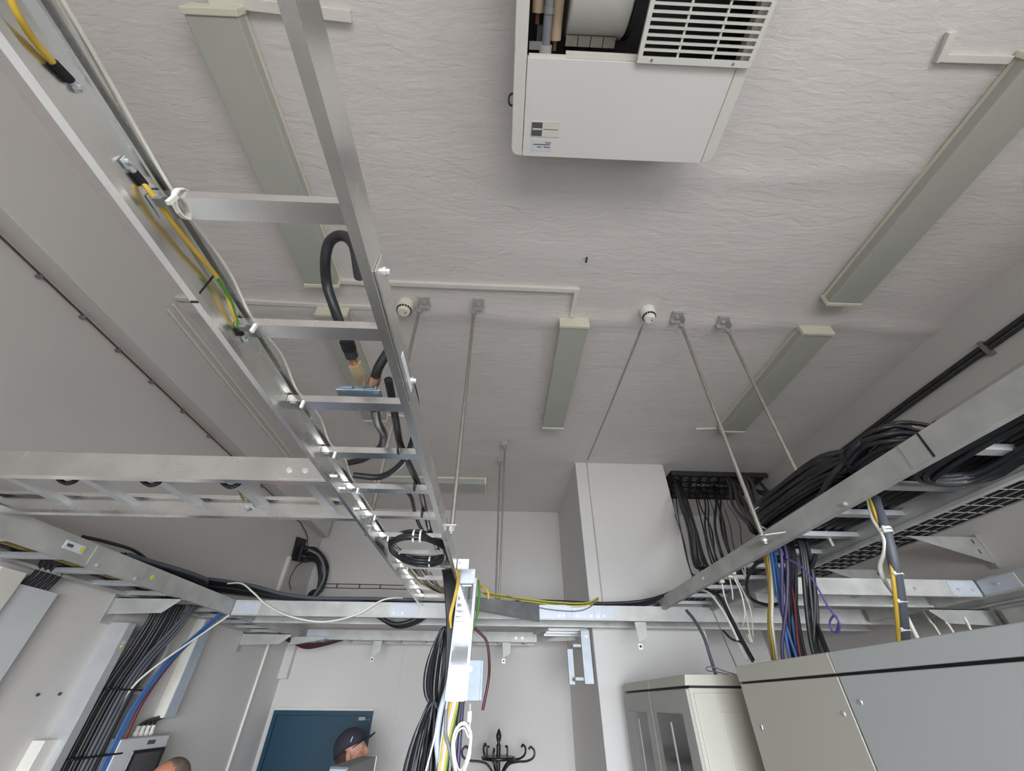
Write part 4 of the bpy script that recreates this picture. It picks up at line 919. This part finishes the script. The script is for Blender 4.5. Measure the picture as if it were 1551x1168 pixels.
# ================================================================== RIGHT CABLE DROPS
def bundle(n, f, r, m, lab, grp, name='rack_cable'):
    for i in range(n): cable(name, f(i), r, m, lab, 'cable', grp, n=7, per=5)
rnd = random.Random(31)
def fan(x0, y0, x1, y1, sp=.012, X0=1.38, X1=1.30):
    def f(i):
        e = rnd.uniform(-1, 1); e2 = rnd.uniform(-1, 1)
        A = at(x0+e*8, y0, X=X0+e*.03); B = at(x1+e2*9, y1, X=X1+e2*.03)
        A2 = A+Vector((.02, .02, .10))
        mid = A.lerp(B, .5)+Vector((.015*e, .01*e2, 0))
        return [A2, A, mid, B, B+Vector((0, 0, -.12))]
    return f
bundle(9, fan(1200, 838, 1208, 985), .009, 'black_rubber', 'black cable in the bundle dropping to the right cabinets', 'black cables dropping to the cabinets')
bundle(6, fan(1218, 835, 1235, 982), .008, 'black_rubber', 'black cable in the bundle dropping to the right cabinets', 'black cables dropping to the cabinets')
bundle(3, fan(1176, 840, 1200, 990, X0=1.32, X1=1.24), .0065, 'blue_cable', 'blue cable in the bundle dropping to the right cabinets', 'blue cables dropping to the cabinets')
bundle(1, fan(1184, 842, 1208, 988, X0=1.34, X1=1.26), .006, 'red_cable', 'red cable in the bundle dropping to the right cabinets', 'red cables dropping to the cabinets')
bundle(2, fan(1188, 842, 1190, 990, X0=1.30, X1=1.22), .007, 'violet_dark', 'dark violet cable in bundle dropping to right cabinets', 'violet cables dropping to the cabinets')
cable('black_outlier', [at(1236, 840, X=1.40), at(1225, 880, X=1.38), at(1232, 930, X=1.36), at(1252, 985, X=1.3), at(1256, 1000, X=1.3)], .009, 'black_rubber', 'rightmost single black cable curving to the cabinet edge')
cable('purple_wire', [at(1190, 845, X=1.30), at(1215, 860, X=1.30), at(1235, 885, X=1.28), at(1250, 912, X=1.26), at(1262, 930, X=1.25), at(1272, 945, X=1.25), at(1269, 957, X=1.25), at(1260, 955, X=1.25), at(1257, 942, X=1.25), at(1264, 932, X=1.25), at(1270, 942, X=1.25), at(1266, 958, X=1.25)], .0035, 'purple_cable', 'thin purple wire ending in a small loop', per=8)
for i, (m_, nm_) in enumerate((('olive_cable', 'olive'), ('yellow_cable', 'yellow'), ('white_cable', 'cream'))):
    cable('slim_drop', [at(1157+4*i, 838, X=1.30), at(1163+3*i, 870, X=1.28), at(1166+2*i, 905, X=1.26), at(1164+3*i, 945, X=1.24), at(1170+4*i, 1000, X=1.22)], .006, m_, nm_+' cable in the slim bundle left of the thick drop', 'cable', 'slim cables left of the thick drop')
gc = cable('grey_conduit', [at(1322, 735, X=1.42), at(1328, 765, X=1.38), at(1340, 800, X=1.34), at(1352, 845, X=1.32), at(1360, 885, X=1.32), at(1366, 930, X=1.32), at(1371, 985, X=1.32)], .016, 'grey_conduit', 'thick dark grey corrugated conduit dropping to the right cabinet', 'conduit', n=14)
for (x, y, k) in ((1341, 803, 1.34), (1343, 808, 1.338), (1358, 872, 1.32), (1364, 914, 1.32), (1369, 957, 1.32)):
    tie_on(gc, at(x, y, X=k), (.0, -.06, -.25), .0175)
cable('yellow_drop', [at(1316, 752, X=1.38), at(1328, 785, X=1.34), at(1345, 830, X=1.32), at(1353, 880, X=1.30), at(1358, 930, X=1.30), at(1362, 985, X=1.30)], .006, 'yellow_cable', 'yellow cable tied along the thick grey conduit')
cable('white_drop', [at(1314, 752, X=1.38), at(1322, 785, X=1.34), at(1338, 812, X=1.32), at(1340, 835, X=1.31), at(1333, 858, X=1.31), at(1340, 880, X=1.32), at(1358, 905, X=1.38), at(1376, 940, X=1.40), at(1392, 972, X=1.40), at(1400, 990, X=1.40)], .007, 'white_cable', 'white cable waving left of the thick grey conduit', per=7)
for i, (a, b) in enumerate((((1397, 924), (1424, 962)), ((1432, 942), (1444, 958)), ((1466, 944), (1471, 955)))):
    cable('thin_rear_wire', [at(*a, X=2.69)+Vector((0, 0, .03)), at((a[0]+b[0])/2, (a[1]+b[1])/2, X=2.69), at(*b, X=2.69), at(*b, X=2.69)-Vector((0, 0, .5))], .006, 'white_cable', ('left', 'middle', 'right')[i]+'most short white wire behind the right cabinet top'.replace('most', '' if i == 1 else 'most'), 'cable', 'short white wires behind the cabinets')
# black ring cable and thin white patch leads under the main tray
cable('black_ring_cable', [at(1168, 848, X=1.30), at(1145, 855, X=1.30), at(1131, 880, X=1.30), at(1136, 905, X=1.32), at(1160, 916, X=1.34), at(1186, 914, X=1.36)], .008, 'black_rubber', 'black cable arc below the main tray', per=8)
for i, pts_ in enumerate(([(1093, 880), (1098, 905), (1110, 935), (1123, 949), (1128, 930), (1123, 900), (1113, 878)], [(1105, 875), (1109, 895), (1110, 908)], [(1112, 873), (1122, 898), (1130, 930), (1137, 968)], [(1114, 873), (1130, 905), (1137, 925), (1141, 965)], [(1128, 858), (1130, 885), (1135, 920)], [(1124, 862), (1128, 872)])):
    cable('patch_lead', [at(x, y, X=1.28+.01*i) for x, y in pts_], .0035, 'white_cable', ('white patch lead forming a long loop under the main tray', 'short white patch lead between the loops under tray', 'left white patch lead ending in the cream plug', 'right white patch lead ending in the cream plug', 'white patch lead hanging next to black cable arc', 'stub of white patch lead under the tray edge')[i], 'cable', 'white patch leads', n=6)
tag(MB().box(at(1135, 967, X=1.30)-Vector((.008, .010, .020)), at(1135, 967, X=1.30)+Vector((.010, .012, .018))).build('cable_plug', 'cream_plastic', bev=.002), 'cream plug hanging on white patch leads', 'plug')
for i, q in enumerate(((1093, 881), (1105, 873), (1110, 868))):
    c = at(*q, X=1.27); tag(MB().box(c-Vector((.012, .012, .008)), c+Vector((.012, .012, .012))).build('tray_socket', 'cream_plastic', bev=.002), ('leftmost', 'middle', 'rightmost')[i]+' small cream socket under the main tray rail', 'socket', 'sockets under main tray')
for i, (pp, X0, r_, m_, lab) in enumerate((
    ([(1040, 925), (1052, 940), (1066, 965), (1075, 993), (1084, 1022)], 1.15, .009, 'grey_conduit', 'grey cable bending from main tray down to the glass-door cabinet'),
    ([(1070, 893), (1090, 905), (1106, 935), (1122, 967), (1140, 1000)], 1.26, .011, 'black_rubber', 'black cable slanting from main tray to the near cabinet'),
    ([(1050, 893), (1072, 897), (1090, 918), (1106, 945), (1120, 975), (1132, 1000)], 1.24, .006, 'white_cable', 'grey-white cable running beside the slanting black cable'),
    ([(1070, 905), (1078, 922), (1090, 950), (1100, 975), (1112, 1002), (1116, 1012)], 1.3, .003, 'grey_cable', 'very thin grey wire behind the slanting black cable'),
    ([(1095, 955), (1108, 968), (1122, 973), (1132, 985), (1140, 1003)], 1.24, .006, 'black_rubber', 'thin black cable behind the patch leads reaching the cabinet'))):
    cable('slanting_cable', [at(x, y, X=X0) for x, y in pp], r_, m_, lab, n=8)
cable('cabinet_top_wire', [at(1105, 1022, X=1.16), at(1085, 1018, X=1.12), at(1072, 1016, X=1.10), at(1070, 1012, X=1.10), at(1078, 1010, X=1.12), at(1098, 1017, X=1.16), at(1115, 1022, X=1.2)], .003, 'grey_cable', 'thin grey wire loop on the glass-door cabinet top')
# wires hanging at the left branch tray
t = thing('wire_clamp', at(377, 768, Y=1.5), 'small wire group with shiny clamp on the branch tray', 'clamp')
for (a, b) in (((357, 735), (369, 760)), ((368, 735), (376, 758)), ((376, 735), (383, 757))):
    MB().tube([at(*a, Y=1.42), at((a[0]+b[0])/2+1, (a[1]+b[1])/2, Y=1.46), at(*b, Y=1.49)], .004, 6).build('wire', 'olive_cable', t, smooth=60)
c = at(378, 766, Y=1.5); MB().box(c-Vector((.016, .012, .01)), c+Vector((.016, .008, .006))).build('clamp_body', 'bright_metal', t, bev=.002); bolt(t, c-Vector((0, .01, .012)), (0, -.6, -1), .007)
for i, x in enumerate((-.88, -1.13, -1.39)):
    tag(MB().tube([(x-.012, 1.20, 2.64), (x-.012, 1.21, 2.602), (x+.012, 1.22, 2.586), (x+.036, 1.22, 2.592), (x+.05, 1.21, 2.606), (x+.05, 1.20, 2.64)], .007, 6).build('rung_strap', 'black_matte', smooth=60), ('black strap under the branch tray nearest the ladder', 'middle black strap under the branch tray', 'black strap under the branch tray farthest from ladder')[i], 'strap', 'straps under the branch tray')
cable('branch_cable', [(-1.45, 1.20, 2.612), (-1.2, 1.205, 2.602), (-.95, 1.205, 2.602), (-.75, 1.20, 2.604), (-.58, 1.20, 2.612)], .010, 'black_matte', 'black cable strapped under the branch tray behind its near rail')
cable('branch_cable', [(-2.17, 1.30, 2.65), (-1.95, 1.33, 2.63), (-1.75, 1.26, 2.66), (-1.6, 1.24, 2.675)], .02, 'black_rubber', 'thick black cable bending in branch tray at the left edge')
tag(MB().box((-.60, 1.165, 2.664), (-.555, 1.19, 2.674)).build('rail_clip', 'dark_steel', bev=.002), 'dark clip on top of the branch tray near the ladder', 'clip')

# ================================================================== CABINETS
def near_cabinet(y0, y1, side, label, screws):
    t = thing('server_cabinet', (1.45, (y0+y1)/2, 0), label, 'cabinet', 'tall cabinets in the right row')
    MB().box((1.06, y0+.004, .05), (1.85, y1-.004, 2.125)).build('body', 'rack_beige', t)
    pn = MB().box((1.050, y0+.003, .06), (1.062, y1-.003, 2.124)).build('side_panel', side, t, bev=.002)
    MB().box((1.060, y0, 2.125), (1.85, y1, 2.132)).build('shadow_gap', 'black_matte', t)
    MB().box((1.048, y0+.001, 2.132), (1.86, y1-.001, 2.186)).build('top_cover', side, t, bev=.003)
    MB().box((1.07, y0+.01, 0), (1.84, y1-.01, .05)).build('plinth', 'black_matte', t)
    for (y, z) in screws: 
        MB().lathe([(.007, 0), (.006, .003), (.002, .003)], (1.050, y, z), (-1, 0, 0), 10).build('screw', 'bright_metal', pn)
near_cabinet(1.462, 2.075, 'rack_beige', 'beige tall cabinet between the glass-door cabinet and nearest one', ((1.50, 2.035), (2.0, 1.99), (2.0, 1.985)))
near_cabinet(.62, 1.46, 'rack_grey', 'nearest tall grey cabinet with blank side panel', ((1.41, 2.062),))
near_cabinet(-.25, .618, 'rack_grey', 'grey cabinet at the extreme right beyond the nearest one', ())
def glass_cabinet(y0, y1, label):
    t = thing('glass_door_cabinet', (1.3, (y0+y1)/2, 0), label, 'cabinet', 'glass-door cabinets')
    MB().box((.94, y0+.002, .05), (1.74, y1-.002, 2.118)).build('body', 'rack_beige', t)
    MB().prism([(.925, y0+.002, 2.128), (1.75, y0+.002, 2.128), (1.75, y0+.002, 2.175), (.935, y0+.002, 2.172)], (0, y1-y0-.004, 0)).build('top_cover', 'rack_beige', t, bev=.003)
    MB().box((.945, y0+.004, 2.118), (1.74, y1-.004, 2.128)).build('shadow_gap', 'black_matte', t)
    dd = MB().box((.925, y0+.006, .06), (.942, y1-.006, 2.115)).build('door', 'rack_front', t, bev=.003)
    gl = MB().box((.922, y0+.11, .25), (.926, y1-.09, 2.02)).build('glass_pane', 'smoked_glass', dd)
    MB().box((.9205, y0+.28, .4), (.9225, y0+.30, 1.985)).build('glass_stripe', 'label_grey', gl)
    MB().box((.955, y0-.004, .08), (1.73, y0+.004, 2.10)).build('side_panel', 'rack_beige', t, bev=.002)
    MB().box((1.06, y0-.008, .2), (1.66, y0-.002, 2.03)).build('panel_inset', 'rack_beige', t, bev=.003)
    MB().box((.95, y0+.01, 0), (1.73, y1-.01, .05)).build('plinth', 'black_matte', t)
    return t
glass_cabinet(2.365, 2.945, 'beige cabinet with smoked glass door, nearer of the pair')
glass_cabinet(2.95, 3.53, 'beige cabinet with smoked glass door, farther of the pair')
# flat grey riser cover on the right wall
tag(MB().box((2.93, 2.15, 1.2), (3.02, 2.5, 2.50)).build('wall_riser_cover', 'galvanised', bev=.003), 'grey metal riser cover on the right wall above cabinets', 'cable duct')
c_ = at(889, 390, Z=H-.006)
tag(MB().tube([c_, c_+Vector((-.006, .012, -.03))], .006, 6, smooth=False).build('ceiling_plug', 'dark_steel'), 'tiny dark plug in the ceiling above the white detector', 'plug')
for i, (y, w_) in enumerate(((2.78, .10), (3.45, .06))):
    tag(MB().box((2.985, y, 2.30), (3.02, y+w_, 2.40)).build('wall_clamp', 'dark_steel', bev=.002), ('nearer', 'farther')[i]+' dark clamp on the right wall under tray', 'clamp')

# equipment case in the middle foreground of the door
ec = thing('equipment_case', (-.72, 3.1, 0), 'grey metal equipment case in front of man in cap', 'case')
A = at(500, 1161, Z=1.76); B = at(527, 1162, Z=1.76); Cc = at(570, 1146, Z=1.76); Dd = at(545, 1144, Z=1.76)
v1 = (B-A); v2 = (Cc-B); D2 = A+v2
v1z = Vector((v1.x, v1.y, 0)); v2z = Vector((v2.x, v2.y, 0))
MB().prism([A, B, Cc, D2], (0, 0, -1.7)).build('body', 'cabinet_grey', ec, bev=.004)
e1 = (B-A); nrm = e1.cross(Vector((0, 0, 1))).normalized()
if nrm.dot(CAM-A) < 0: nrm = -nrm
MB().prism([A+nrm*.002+e1*.05-Vector((0,0,.01)), B+nrm*.002-e1*.05-Vector((0,0,.01)), B+nrm*.002-e1*.05-Vector((0,0,.35)), A+nrm*.002+e1*.05-Vector((0,0,.35))], nrm*.004).build('front_label', 'screen_blue', ec)
MB().cyl(Cc+Vector((0,0,.002)), Cc-Vector((0,0,1.6)), .006, 8).build('edge_strip', 'white_plastic', ec)

# coat stand
cs = thing('coat_stand', (.055, 4.6, 0), 'black bentwood coat stand in front of far wall', 'coat stand')
cx, cy = .055, 4.6
MB().lathe([(.022, 0), (.022, 1.4), (.018, 1.5), (.018, 1.76), (.020, 1.775), (.014, 1.785), (.012, 1.79), (.022, 1.82), (.024, 1.84), (.014, 1.865), (.004, 1.885)], (cx, cy, 0), n=14).build('post', 'stand_black', cs, smooth=40)
MB().lathe([(.14, 0), (.145, .008), (.145, .016), (.14, .022)], (cx, cy, 1.685), n=28).build('ring', 'stand_black', cs, smooth=40)
for k in range(5):
    g = math.radians((-12, 38, 115, 188, 262)[k]); d = Vector((math.cos(g), math.sin(g), 0)); c = Vector((cx, cy, 0))
    f = lambda r_, z: c+d*r_+Vector((0, 0, z))
    MB().tube([f(.02, 1.50), f(.03, 1.58), f(.09, 1.655), f(.16, 1.675), f(.245, 1.682), f(.30, 1.705), f(.31, 1.745), f(.28, 1.77), f(.262, 1.755)], .0085, 8, per=6).build('hook', 'stand_black', cs, smooth=60)
    if k % 2: MB().tube([f(.09, 1.69), f(.10, 1.73), f(.095, 1.765), f(.078, 1.765)], .008, 8).build('small_hook', 'stand_black', cs, smooth=60)
for k in range(4):
    g = PI/4+PI/2*k; d = Vector((math.cos(g), math.sin(g), 0)); c = Vector((cx, cy, 0)); f = lambda r_, z: c+d*r_+Vector((0, 0, z))
    MB().tube([f(.02, .55), f(.03, .30), f(.12, .22), f(.22, .20), f(.27, .10), f(.29, .01)], .012, 8).build('foot', 'stand_black', cs, smooth=60)

# ================================================================== PEOPLE
def capsule(mb, a, b, ra, rb, n=14):
    a, b = Vector(a), Vector(b); d = (b-a); L = d.length; d = d/L
    prof = []
    for k in range(5): g = -PI/2+PI/2*k/4; prof.append((max(.0005, ra*math.cos(g)), ra*math.sin(g)))
    for k in range(5): g = PI/2*k/4; prof.append((max(.0005, rb*math.cos(g)), L+rb*math.sin(g)))
    mb.lathe(prof, a, d, n)
def remesh(o, vox, sm=4):
    r_ = o.modifiers.new('remesh', 'REMESH'); r_.mode = 'VOXEL'; r_.voxel_size = vox; r_.use_smooth_shade = True
    s_ = o.modifiers.new('smooth', 'SMOOTH'); s_.factor = .5; s_.iterations = sm
def person(loc, face, pitch, height, label, skin, shirt, hair, hairmode, seed):
    """standing figure: local +Y is where the body faces"""
    k = height/1.80
    t = thing('person', loc, label, 'person'); 
    base = Vector(loc); Rz = Matrix.Rotation(face, 3, 'Z')
    hp = Rz @ Matrix.Rotation(pitch, 3, 'X')
    def W(p): return base + Rz @ (Vector(p)*k)
    hc = Vector((0, .035, 1.675))            # head centre
    neckp = Vector((0, .0, 1.56))
    def Hd(p): return base + Rz @ (neckp*k) + hp @ ((Vector(p)-neckp)*k)
    b = MB()
    hm = hp
    # head, jaw, nose, brow, ears, lips
    b.ball(Hd((0, .012, 1.705)), Vector((.074, .095, .095))*k, 20, 14, hm)
    b.ball(Hd((0, .045, 1.635)), Vector((.058, .062, .075))*k, 18, 12, hm)
    b.ball(Hd((0, .083, 1.585)), Vector((.028, .024, .022))*k, 12, 8, hm)
    b.ball(Hd((0, .098, 1.690)), Vector((.050, .014, .012))*k, 12, 8, hm)
    capsule(b, Hd((0, .103, 1.685)), Hd((0, .122, 1.645)), .009*k, .014*k)
    for s in (-1, 1):
        b.ball(Hd((s*.013, .108, 1.640)), .010*k, 10, 6)
        b.ball(Hd((s*.077, .005, 1.665)), Vector((.010, .020, .032))*k, 10, 8, hm)
        b.ball(Hd((s*.040, .070, 1.640)), Vector((.026, .026, .028))*k, 10, 8, hm)
    b.ball(Hd((0, .100, 1.614)), Vector((.026, .012, .008))*k, 10, 6, hm)
    b.ball(Hd((0, .097, 1.603)), Vector((.022, .011, .007))*k, 10, 6, hm)
    capsule(b, Hd((0, .0, 1.62)), W((0, -.015, 1.47)), .054*k, .062*k)
    # trunk and limbs under the clothes
    capsule(b, W((0, 0, 1.40)), W((0, 0, 1.05)), .12*k, .11*k)
    for s in (-1, 1):
        capsule(b, W((s*.06, -.01, 1.45)), W((s*.18, -.01, 1.43)), .055*k, .055*k)
        capsule(b, W((s*.20, -.01, 1.42)), W((s*.235, -.02, 1.13)), .050*k, .040*k)
        capsule(b, W((s*.235, -.02, 1.13)), W((s*.25, .05, .89)), .040*k, .028*k)
        capsule(b, W((s*.25, .05, .89)), W((s*.25, .07, .82)), .028*k, .032*k)
        for q in range(4):
            x = s*.25; y = .052+.019*q; ln = (.075, .088, .085, .066)[q]
            capsule(b, W((x, y, .81)), W((x-s*.006, y+.004, .81-ln*.55)), .0095*k, .009*k, 8)
            capsule(b, W((x-s*.006, y+.004, .81-ln*.55)), W((x-s*.02, y+.006, .81-ln)), .009*k, .0075*k, 8)
        capsule(b, W((x, .085, .845)), W((x-s*.02, .118, .80)), .011*k, .009*k, 8)
        capsule(b, W((s*.09, 0, .95)), W((s*.10, .01, .50)), .078*k, .055*k)
        capsule(b, W((s*.10, .01, .50)), W((s*.105, -.01, .09)), .052*k, .035*k)
        capsule(b, W((s*.105, -.01, .06)), W((s*.115, .12, .04)), .035*k, .03*k)
    body = b.build('body', skin, t); remesh(body, .0075, 3)
    # eyes
    for s in (-1, 1):
        e = MB().ball(Hd((s*.031, .0765, 1.672)), .012*k, 10, 8).build('eye', 'eye_white', t, smooth=80)
        MB().ball(Hd((s*.031, .0845, 1.672)), .0052*k, 8, 6).build('iris', 'eye_dark', e, smooth=80)
    mo = MB().ball(Hd((0, .106, 1.6085)), Vector((.022, .0065, .0035))*k, 10, 6, hm).build('mouth', 'lip', t, smooth=80)
    # clothes
    b = MB()
    capsule(b, W((0, -.01, 1.36)), W((0, 0, 1.0)), .145*k, .138*k)
    b.ball(W((0, -.005, 1.33)), Vector((.185, .115, .16))*k, 16, 10, Rz)
    b.lathe([(.068*k, 0), (.072*k, .05*k)], W((0, -.012, 1.46)), (0, 0, 1), 16)
    for s in (-1, 1):
        capsule(b, W((s*.05, -.01, 1.44)), W((s*.185, -.01, 1.415)), .066*k, .068*k)
        capsule(b, W((s*.20, -.01, 1.41)), W((s*.24, -.02, 1.13)), .066*k, .054*k)
        capsule(b, W((s*.24, -.02, 1.13)), W((s*.25, .04, .93)), .052*k, .042*k)
    sh = b.build('shirt', shirt, t); remesh(sh, .012, 3)
    b = MB()
    b.ball(W((0, -.005, .96)), Vector((.165, .125, .11))*k, 16, 10, Rz)
    for s in (-1, 1):
        capsule(b, W((s*.088, -.005, .93)), W((s*.10, .01, .50)), .095*k, .073*k)
        capsule(b, W((s*.10, .01, .50)), W((s*.105, -.01, .10)), .072*k, .058*k)
    tr = b.build('trousers', 'trousers', t); remesh(tr, .013, 3)
    for s in (-1, 1):
        b = MB(); capsule(b, W((s*.105, -.03, .045)), W((s*.118, .14, .038)), .044*k, .038*k); b.ball(W((s*.118, .15, .03)), Vector((.045, .05, .03))*k, 12, 8, Rz)
        o = b.build('shoe', 'shoe', t); remesh(o, .01, 2)
    # hair / cap
    b = MB()
    if hairmode == 'receding':
        b.ball(Hd((0, -.012, 1.712)), Vector((.0785, .088, .092))*k, 24, 16, hm)
        h = b.build('hair', hair, t, smooth=80)
        # keep the hair off the forehead
        me = h.data; bm = bmesh.new(); bm.from_mesh(me); inv = hp.inverted()
        kill = [v for v in bm.verts if (lambda p: p.y > .036 and p.z < 1.803 - .35*(abs(p.x)) or p.z < 1.64)(inv @ ((v.co+base) - (base+Rz@(neckp*k)))/k + neckp)]
        bmesh.ops.delete(bm, geom=kill, context='VERTS'); bm.to_mesh(me); bm.free()
        sd = h.modifiers.new('solid', 'SOLIDIFY'); sd.thickness = .006; sd.offset = 0
    else:
        b.ball(Hd((0, -.010, 1.67)), Vector((.080, .090, .075))*k, 20, 12, hm)
        h = b.build('hair', hair, t, smooth=80)
        me = h.data; bm = bmesh.new(); bm.from_mesh(me); inv = hp.inverted()
        kill = [v for v in bm.verts if (lambda p: p.y > .035 or p.z < 1.60)(inv @ ((v.co+base) - (base+Rz@(neckp*k)))/k + neckp)]
        bmesh.ops.delete(bm, geom=kill, context='VERTS'); bm.to_mesh(me); bm.free()
        sd = h.modifiers.new('solid', 'SOLIDIFY'); sd.thickness = .006; sd.offset = 0
        # baseball cap: dome, band and a curved peak
        b = MB(); n = 24; rows = 9
        for i in range(rows+1):
            th = (PI/2)*i/rows
            for j in range(n):
                g = 2*PI*j/n
                b.v.append(Hd((.088*math.sin(th)*math.cos(g)*(1.0), .004+.108*math.sin(th)*math.sin(g), 1.715+.108*math.cos(th)**.8 - (.03*max(0, -math.sin(g)) if i == rows else 0))))
        for i in range(rows):
            for j in range(n):
                j2 = (j+1) % n; b._f([i*n+j, (i+1)*n+j, (i+1)*n+j2, i*n+j2])
        c_ = b.build('cap', 'cap_navy', t, smooth=80)
        sd = c_.modifiers.new('solid', 'SOLIDIFY'); sd.thickness = .005; sd.offset = 1
        b = MB(); m_ = 12; rws = 5
        for i in range(rws+1):
            q = i/rws
            for j in range(m_+1):
                g = math.radians(20+140*j/m_); rr = .0+.075*q*math.sin(g)**.6
                x = .088*math.cos(g); y = .004+.108*math.sin(g)+rr
                b.v.append(Hd((x*(1-.1*q), y, 1.722 - 3.0*x*x + .010*q)))
        for i in range(rws):
            for j in range(m_): o_ = i*(m_+1)+j; b._f([o_, o_+1, o_+m_+2, o_+m_+1])
        v_ = b.build('cap_peak', 'cap_dark', c_, smooth=80)
        sd = v_.modifiers.new('solid', 'SOLIDIFY'); sd.thickness = .005
        MB().ball(Hd((0, .0, 1.824)), .008*k, 8, 6).build('cap_button', 'cap_navy', c_, smooth=80)
        MB().tube([Hd((.087, .035, 1.742)), Hd((.080, .050, 1.765))], .0035, 6, smooth=False).build('cap_badge', 'label_grey', c_)
    return t
# man in the cap, turned to the right and looking up; bareheaded man facing the room
person((-1.02, 4.10, 0), -PI/2, math.radians(22), 1.885, 'man in navy cap looking up, standing before the teal door', 'skin', 'shirt_dark', 'hair_brown', 'cap', 1)
person((-1.655, 2.93, 0), PI-.35, math.radians(-6), 1.815, 'man with receding grey-brown hair beside distribution box', 'skin_tan', 'shirt_blue', 'hair_grey', 'receding', 2)
